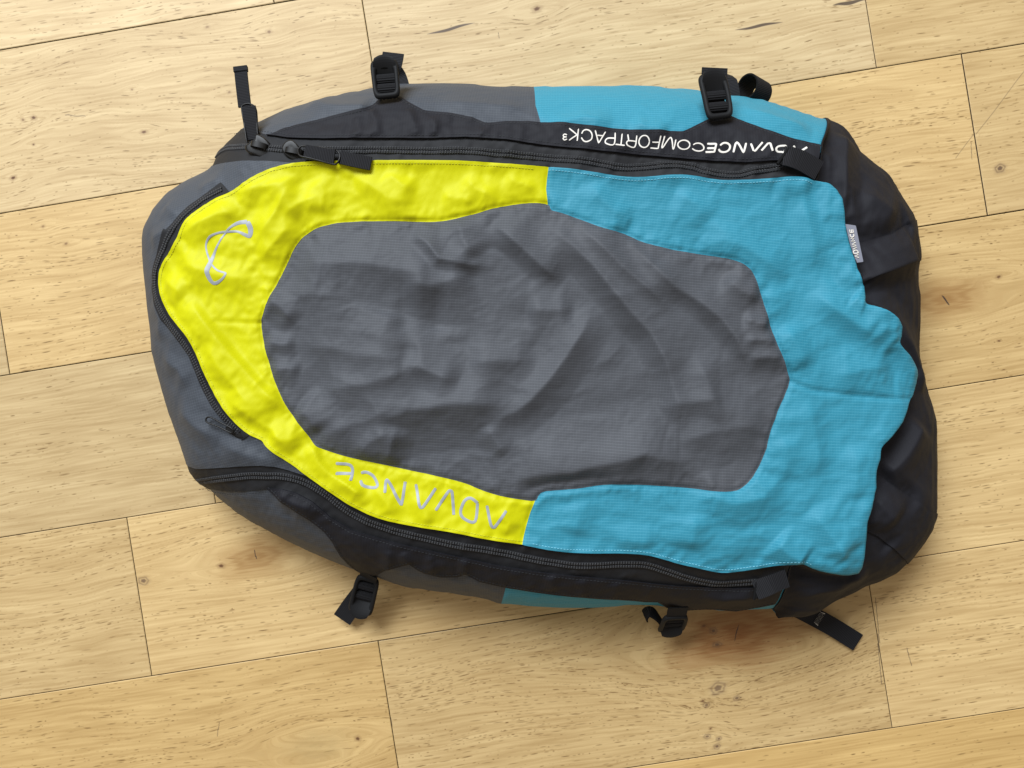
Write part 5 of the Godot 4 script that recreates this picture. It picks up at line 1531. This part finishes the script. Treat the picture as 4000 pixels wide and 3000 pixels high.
func _ready() -> void:
	rng.seed = 9
	# ---- camera, light, exposure
	var cam := Camera3D.new()
	cam.name = "camera"
	cam.fov = 51.94
	cam.near = 0.02
	cam.far = 20.0
	add_child(cam)
	var lean := deg_to_rad(1.0)
	cam.look_at_from_position(Vector3(0.88 * tan(lean), 0.88, 0), Vector3.ZERO, Vector3(0, 0, -1))
	cam.current = true
	var we := WorldEnvironment.new()
	we.name = "environment"
	var env := Environment.new()
	env.background_mode = Environment.BG_COLOR
	env.background_color = Color(0.81, 0.77, 0.725)
	env.background_energy_multiplier = 0.68
	env.tonemap_mode = Environment.TONE_MAPPER_LINEAR
	env.tonemap_exposure = 0.81
	env.sdfgi_enabled = true
	env.ssao_enabled = true
	env.ssil_enabled = true
	we.environment = env
	add_child(we)
	var win := AreaLight3D.new()
	win.name = "window_light"
	win.area_size = Vector2(4.4, 2.8)
	win.light_color = Color(0.94, 0.97, 1.0)
	win.light_energy = 106.0
	win.area_range = 12.0
	win.shadow_enabled = true
	add_child(win)
	win.look_at_from_position(Vector3(-2.2, 5.2, -4.5), Vector3(0.0, 0.0, 0.0), Vector3.UP)
	# ---- floor
	lay_floor()
	# ---- backpack
	lay_cloth()
	var g := Color(0.288, 0.296, 0.314)
	mats.grey = cloth(g, g * 1.7, 0.65, 0.26, 0.6, 0.32, 1)
	mats.dark_grey = cloth(Color(0.252, 0.27, 0.298), Color(0.42, 0.44, 0.465), 0.6, 0.45, 0.60, 0.36, 2)
	mats.teal = cloth(Color(0.19, 0.515, 0.605), Color(0.48, 0.75, 0.82), 0.65, 0.22, 0.6, 0.34, 3)
	mats.yellow = cloth(Color(0.785, 0.775, 0.0), Color(0.73, 0.765, 0.0), 0.5, 0.5, 0.55, 0.32, 4, 0.08, 32)
	mats.black = cloth(Color(0.115, 0.115, 0.135), Color(0.19, 0.19, 0.215), 0.6, 0.1, 0.68, 0.32, 5)
	mats.bottom = cloth(Color(0.13, 0.129, 0.148), Color(0.095, 0.095, 0.11), 0.6, 0.3, 0.7, 0.3, 6)
	mats.tape = twill()
	mats.chain = plain(Color(0.25, 0.255, 0.265), 0.5)
	mats.tips = plain(Color(0.62, 0.63, 0.62), 0.4)
	mats.web = webbing()
	mats.plastic = plain(Color(0.10, 0.102, 0.108), 0.6, 0.3)
	mats.gunmetal = plain(Color(0.075, 0.072, 0.07), 0.42, 0.4, 0.0)
	mats.thread_grey = plain(Color(0.60, 0.62, 0.645), 0.5, 0.6)
	mats.thread_white = plain(Color(0.90, 0.88, 0.84), 0.6, 0.5)
	mats.tag = plain(Color(0.52, 0.53, 0.58), 0.6)
	var bag := group3("backpack", self)
	bag.set_meta("label", "grey, yellow and teal backpack lying face up on the oak boards")
	bag.set_meta("category", "backpack")
	var lid := rounded(lid_edge, true, 3)
	var centre := rounded(centre_edge, true, 3)
	var rim := outline
	var o: MeshInstance3D
	# lower layers first: sides, zip tapes, head, bottom
	for s in [[upper_grey, mats.dark_grey], [upper_teal, mats.teal], [lower_grey, mats.dark_grey], [lower_teal, mats.teal]]:
		obj("side_panel", panel(both(s[0], rim), 0.0, 0.0, 0.05, 0.042), s[1], bag)
	obj("zip_tape", panel(both(tape_upper, rim), 0.0014, 0.003, 0.07, 0.03), mats.tape, bag)
	obj("zip_tape", panel(both(tape_lower, rim), 0.0014, 0.003, 0.12, 0.03), mats.tape, bag)
	obj("head_panel", panel(both(head_edge, rim), 0.0028, 0.004, -0.25, 0.042), mats.dark_grey, bag)
	obj("pocket_tape", panel(both(pocket_edge, rim), 0.0040, 0.0015, 0.9, 0.03), mats.tape, bag)
	obj("bottom_panel", panel(both(bottom_edge, rim), 0.0030, 0.004, 1.57, 0.042), mats.bottom, bag)
	for s in [flap_edge, pleat_edge]:
		obj("bottom_flap", panel(less(both(s, rim), lid_edge), 0.0052, 0.003, 1.3, 0.042), mats.bottom, bag)
	# lid
	var left := both(lid, left_part)
	var right := less(lid, left_part)
	obj("yellow_panel", panel(less(left, centre), 0.0055, 0.006, 0.08, 0.042), mats.yellow, bag)
	var upper_half := PackedVector2Array([Vector2(0.0, -0.5), Vector2(0.6, -0.5)])
	var cut: PackedVector2Array = teal_split.duplicate()
	cut.reverse()
	upper_half.append(Vector2(0.6, cut[0].y))
	upper_half.append_array(cut)
	upper_half.append(Vector2(0.0, cut[cut.size() - 1].y))
	obj("teal_panel", panel(less(both(right, upper_half), centre), 0.0055, 0.009, 0.10, 0.042), mats.teal, bag)
	obj("teal_panel", panel(less(less(right, upper_half), centre), 0.0055, 0.009, 0.04, 0.042), mats.teal, bag)
	obj("centre_panel", panel(centre, 0.0055, 0.0, 0.06, 0.042), mats.grey, bag)
	# black compression strips
	obj("compression_strip", panel(strip_upper, 0.0042, 0.003, 1.62, 0.042), mats.black, bag)
	obj("compression_strip", panel(strip_lower, 0.0042, 0.003, 1.75, 0.042), mats.black, bag)
	# zips
	zip(teeth_upper, 0.0019, 0.0015, "zip", bag)
	zip(teeth_lower, 0.0019, 0.0015, "zip", bag)
	zip(teeth_pocket, 0.0015, 0.0041, "pocket_zip", bag)
	# stitching
	var th_y := plain(Color(0.78, 0.78, 0.10), 0.6)
	var th_t := plain(Color(0.45, 0.75, 0.84), 0.6)
	var th_d := plain(Color(0.10, 0.10, 0.11), 0.7)
	var th_g := plain(Color(0.215, 0.22, 0.23), 0.8, 0.2)
	stitches("stitching", resample(left_edge_of(lid, left), 0.001), 0.003, 0.0022, 0.0012, 0.0006, 0.0056, th_y, bag)
	for part in along_zips(left_edge_of(lid, right)):
		stitches("stitching", resample(part, 0.001), 0.003, 0.0022, 0.0012, 0.0006, 0.0056, th_t, bag)
	stitches("stitching", strip_upper_rim, 0.0026, 0.0022, 0.0014, 0.0006, 0.0043, th_g, bag)
	stitches("stitching", strip_lower_rim, -0.0026, 0.0022, 0.0014, 0.0006, 0.0043, th_g, bag)
	stitches("stitching", tape_upper_rim, -0.0028, 0.0022, 0.0014, 0.0006, 0.0043, th_g, bag)
	stitches("stitching", tape_lower_rim, 0.0028, 0.0022, 0.0014, 0.0006, 0.0043, th_g, bag)
	# embroidery
	letters(strip_letters, "strip_letter", mats.thread_white, 0.0042, bag, 0.0007)
	letters(lid_letters, "lid_letter", mats.thread_grey, 0.0055, bag, 0.0005)
	var mm := Mesh3.new()
	var em_w := []
	for i in emblem_widths.size() - 1:
		for k in 4:
			em_w.append(lerpf(emblem_widths[i], emblem_widths[i + 1], k / 4.0) * 0.0008)
	em_w.append(emblem_widths[0] * 0.0008)
	ribbon(mm, rounded(emblem_line, false, 6), em_w, 0.0004, 0.0055, 0.0009)
	obj("emblem", mm.done(), mats.thread_grey, bag)
	# woven side tag
	mm = Mesh3.new()
	var tri := Geometry2D.triangulate_polygon(tag_corners)
	var th := 0.085
	for q in range(0, tri.size(), 3):
		var p := [tag_corners[tri[q]], tag_corners[tri[q + 1]], tag_corners[tri[q + 2]]]
		var a := Vector3(p[0].x, tag_height(p[0]), p[0].y)
		var b := Vector3(p[1].x, tag_height(p[1]), p[1].y)
		var c := Vector3(p[2].x, tag_height(p[2]), p[2].y)
		var un := (b - a).cross(c - a).normalized()
		if un.y < 0:
			un = -un
		mm.tri(a, b, c, un, un, un)
		var dn := Vector3.DOWN * 0.0008
		mm.tri(a + dn, b + dn, c + dn, -un, -un, -un)
	for q in tag_corners.size():
		var p := tag_corners[q]
		var r := tag_corners[(q + 1) % tag_corners.size()]
		var a := Vector3(p.x, tag_height(p), p.y)
		var b := Vector3(r.x, tag_height(r), r.y)
		var dn := Vector3.DOWN * 0.0008
		mm.flat(a, b, b + dn, a + dn, Vector3(r.y - p.y, 0, p.x - r.x))
	var tag := obj("side_tag", mm.done(), mats.tag, bag)
	for l in tag_letters:
		mm = Mesh3.new()
		for stroke in l:
			var line := PackedVector3Array()
			for p in (rounded(stroke, false, 3) if stroke.size() > 4 else stroke):
				line.append(Vector3(p.x, tag_height(p) + 0.0004, p.y))
			tube(mm, line, 0.0006, false, 0.6, 6)
		obj("tag_letter", mm.done(), mats.thread_white, tag)
	# buckles and straps
	for s in [[buckle_one, neck_one, Vector3(0.05, 1, -0.25), 0.0265], [buckle_two, neck_two, Vector3(0.1, 1, -0.2), 0.0275], [buckle_three, neck_three, Vector3(0.0, 1, 0.15), 0.0265], [buckle_four, neck_four, Vector3(0.1, 0.75, 1.0), 0.0280]]:
		var b := ladder_buckle(s[0], s[2].normalized(), s[3], bag)
		if s[1] == neck_one or s[1] == neck_two:
			continue
		mm = Mesh3.new()
		var line: PackedVector3Array = s[1]
		strap(mm, line, (line[1] - line[0]).cross(Vector3.UP).normalized(), s[3] - 0.0075, 0.0015, 3)
		obj("anchor_webbing", mm.done(), mats.web, b)
	for s in [[tail_one, 0.021, Vector3(1, 0, 0.1)], [tail_one_b, 0.012, Vector3(1, 0, 0.1)], [tail_two, 0.0245, Vector3(1, 0, -0.16)], [tail_three, 0.0215, Vector3(0.86, 0, 0.5)], [tail_four, 0.011, Vector3(0.35, 0.25, 1)], [under_strap, 0.0205, Vector3(-0.55, 0, 0.83)]]:
		mm = Mesh3.new()
		strap(mm, s[0], s[2], s[1], 0.0016, 5)
		obj("strap_end", mm.done(), mats.web, bag)
	for s in [[tab_upper, Vector3(0.6, 0, -0.85), 0.0185], [tab_lower, Vector3(0.18, 0, -1.0), 0.018]]:
		mm = Mesh3.new()
		strap(mm, s[0], s[1], s[2], 0.0022, 5)
		var line: PackedVector3Array = s[0]
		var w: Vector3 = s[1].normalized() * s[2] * 0.5
		for k in 3:
			var c := line[0].lerp(line[1], k * 0.45) + Vector3.DOWN * 0.0012 * k
			tube(mm, PackedVector3Array([c - w, c + w]), 0.0016, false, 1.0, 8)
		obj("zip_garage_tab", mm.done(), mats.web, bag)
	mm = Mesh3.new()
	strap(mm, belt_a, Vector3(1, 0.2, 0.45), 0.017, 0.0016, 5)
	obj("belt_webbing", mm.done(), mats.web, bag)
	mm = Mesh3.new()
	strap(mm, belt_b, belt_across, 0.026, 0.0016, 6)
	obj("belt_webbing", mm.done(), mats.web, bag)
	# white zigzag on the loose strap
	mm = Mesh3.new()
	var zz := PackedVector3Array()
	var dir := (zigzag[1] - zigzag[0])
	var perp := Vector3(dir.z, 0, -dir.x).normalized()
	for q in 19:
		var f := q / 18.0
		var c := zigzag[0] + dir * f + perp * (0.0028 if q % 2 else -0.0028)
		zz.append(c)
	tube(mm, zz, 0.00042, false, 1.0, 5)
	obj("zigzag_stitch", mm.done(), mats.thread_white, bag)
	# zip sliders with their rings and webbing pulls
	var za := group3("zip_slider", bag)
	slider(slider_a, bridge_a, za)
	var lift := PackedVector3Array()
	for i in pull_a_loop.size():
		var p := pull_a_loop[i]
		var near := smoothstep(-0.245, -0.265, p.y) 
		lift.append(Vector3(p.x, lerpf(0.112, 0.108, near), p.y))
	puller(lift, 0.0009, za)
	mm = Mesh3.new()
	var pa := PackedVector3Array()
	for p in pull_a_web:
		pa.append(Vector3(p.x, 0.1095, p.y))
	strap(mm, pa, Vector3(1, 0, 0.05), 0.0135, 0.0018, 4)
	obj("pull_webbing", mm.done(), mats.web, za)
	mm = Mesh3.new()
	pa = PackedVector3Array()
	for i in pull_a_tail.size():
		pa.append(Vector3(pull_a_tail[i].x, [0.103, 0.104, 0.105, 0.107][i], pull_a_tail[i].y))
	strap(mm, pa, Vector3(1, 0, 0.12), 0.0125, 0.0022, 4)
	strap(mm, PackedVector3Array([pa[0], pa[1]]), Vector3(1, 0, 0.12), 0.0136, 0.0040, 2)
	obj("pull_tab", mm.done(), mats.web, za)
	var zb := group3("zip_slider", bag)
	slider(slider_b, bridge_b, zb)
	puller(lifted(pull_b_loop, 0.0095), 0.0009, zb)
	mm = Mesh3.new()
	strap(mm, lifted(pull_b_web, 0.0085), Vector3(-0.12, 0, 1), 0.0135, 0.0018, 4)
	obj("pull_webbing", mm.done(), mats.web, zb)
	mm = Mesh3.new()
	strap(mm, lifted(pull_b_tail, 0.0085), Vector3(-0.2, 0, 1), 0.0125, 0.0022, 4)
	obj("pull_tab", mm.done(), mats.web, zb)
	var zc := group3("pocket_slider", bag)
	slider(pocket_slider, PackedVector2Array(), zc, 0.003)
	puller(lifted(pocket_loop, 0.008), 0.0008, zc)

func tag_height(p: Vector2) -> float:
	# the tag is sewn in under the lid's edge and hangs down a little
	return hat(tag_corners[0].x, tag_corners[0].y) + 0.004 - 0.12 * (p.x - tag_corners[0].x)

func along_zips(line: PackedVector2Array) -> Array:
	# the lid is top-stitched along the zips only, not round the bottom end
	var a := PackedVector2Array()
	var b := PackedVector2Array()
	for p in line:
		if p.x < 0.285:
			if p.y < 0.0:
				a.append(p)
			else:
				b.append(p)
	return [a, b]

func left_edge_of(whole: PackedVector2Array, part: PackedVector2Array) -> PackedVector2Array:
	# the stretch of the lid's outer edge that belongs to one of its two halves
	var q := PackedVector2Array()
	var n := whole.size()
	var start := 0
	for i in n:
		if not Geometry2D.is_point_in_polygon(whole[i].lerp(Vector2(0.03, -0.03), 0.01), part) and Geometry2D.is_point_in_polygon(whole[(i + 1) % n].lerp(Vector2(0.03, -0.03), 0.01), part):
			start = i + 1
	for k in n:
		var p := whole[(start + k) % n]
		if not Geometry2D.is_point_in_polygon(p.lerp(Vector2(0.03, -0.03), 0.01), part):
			break
		q.append(p)
	return q
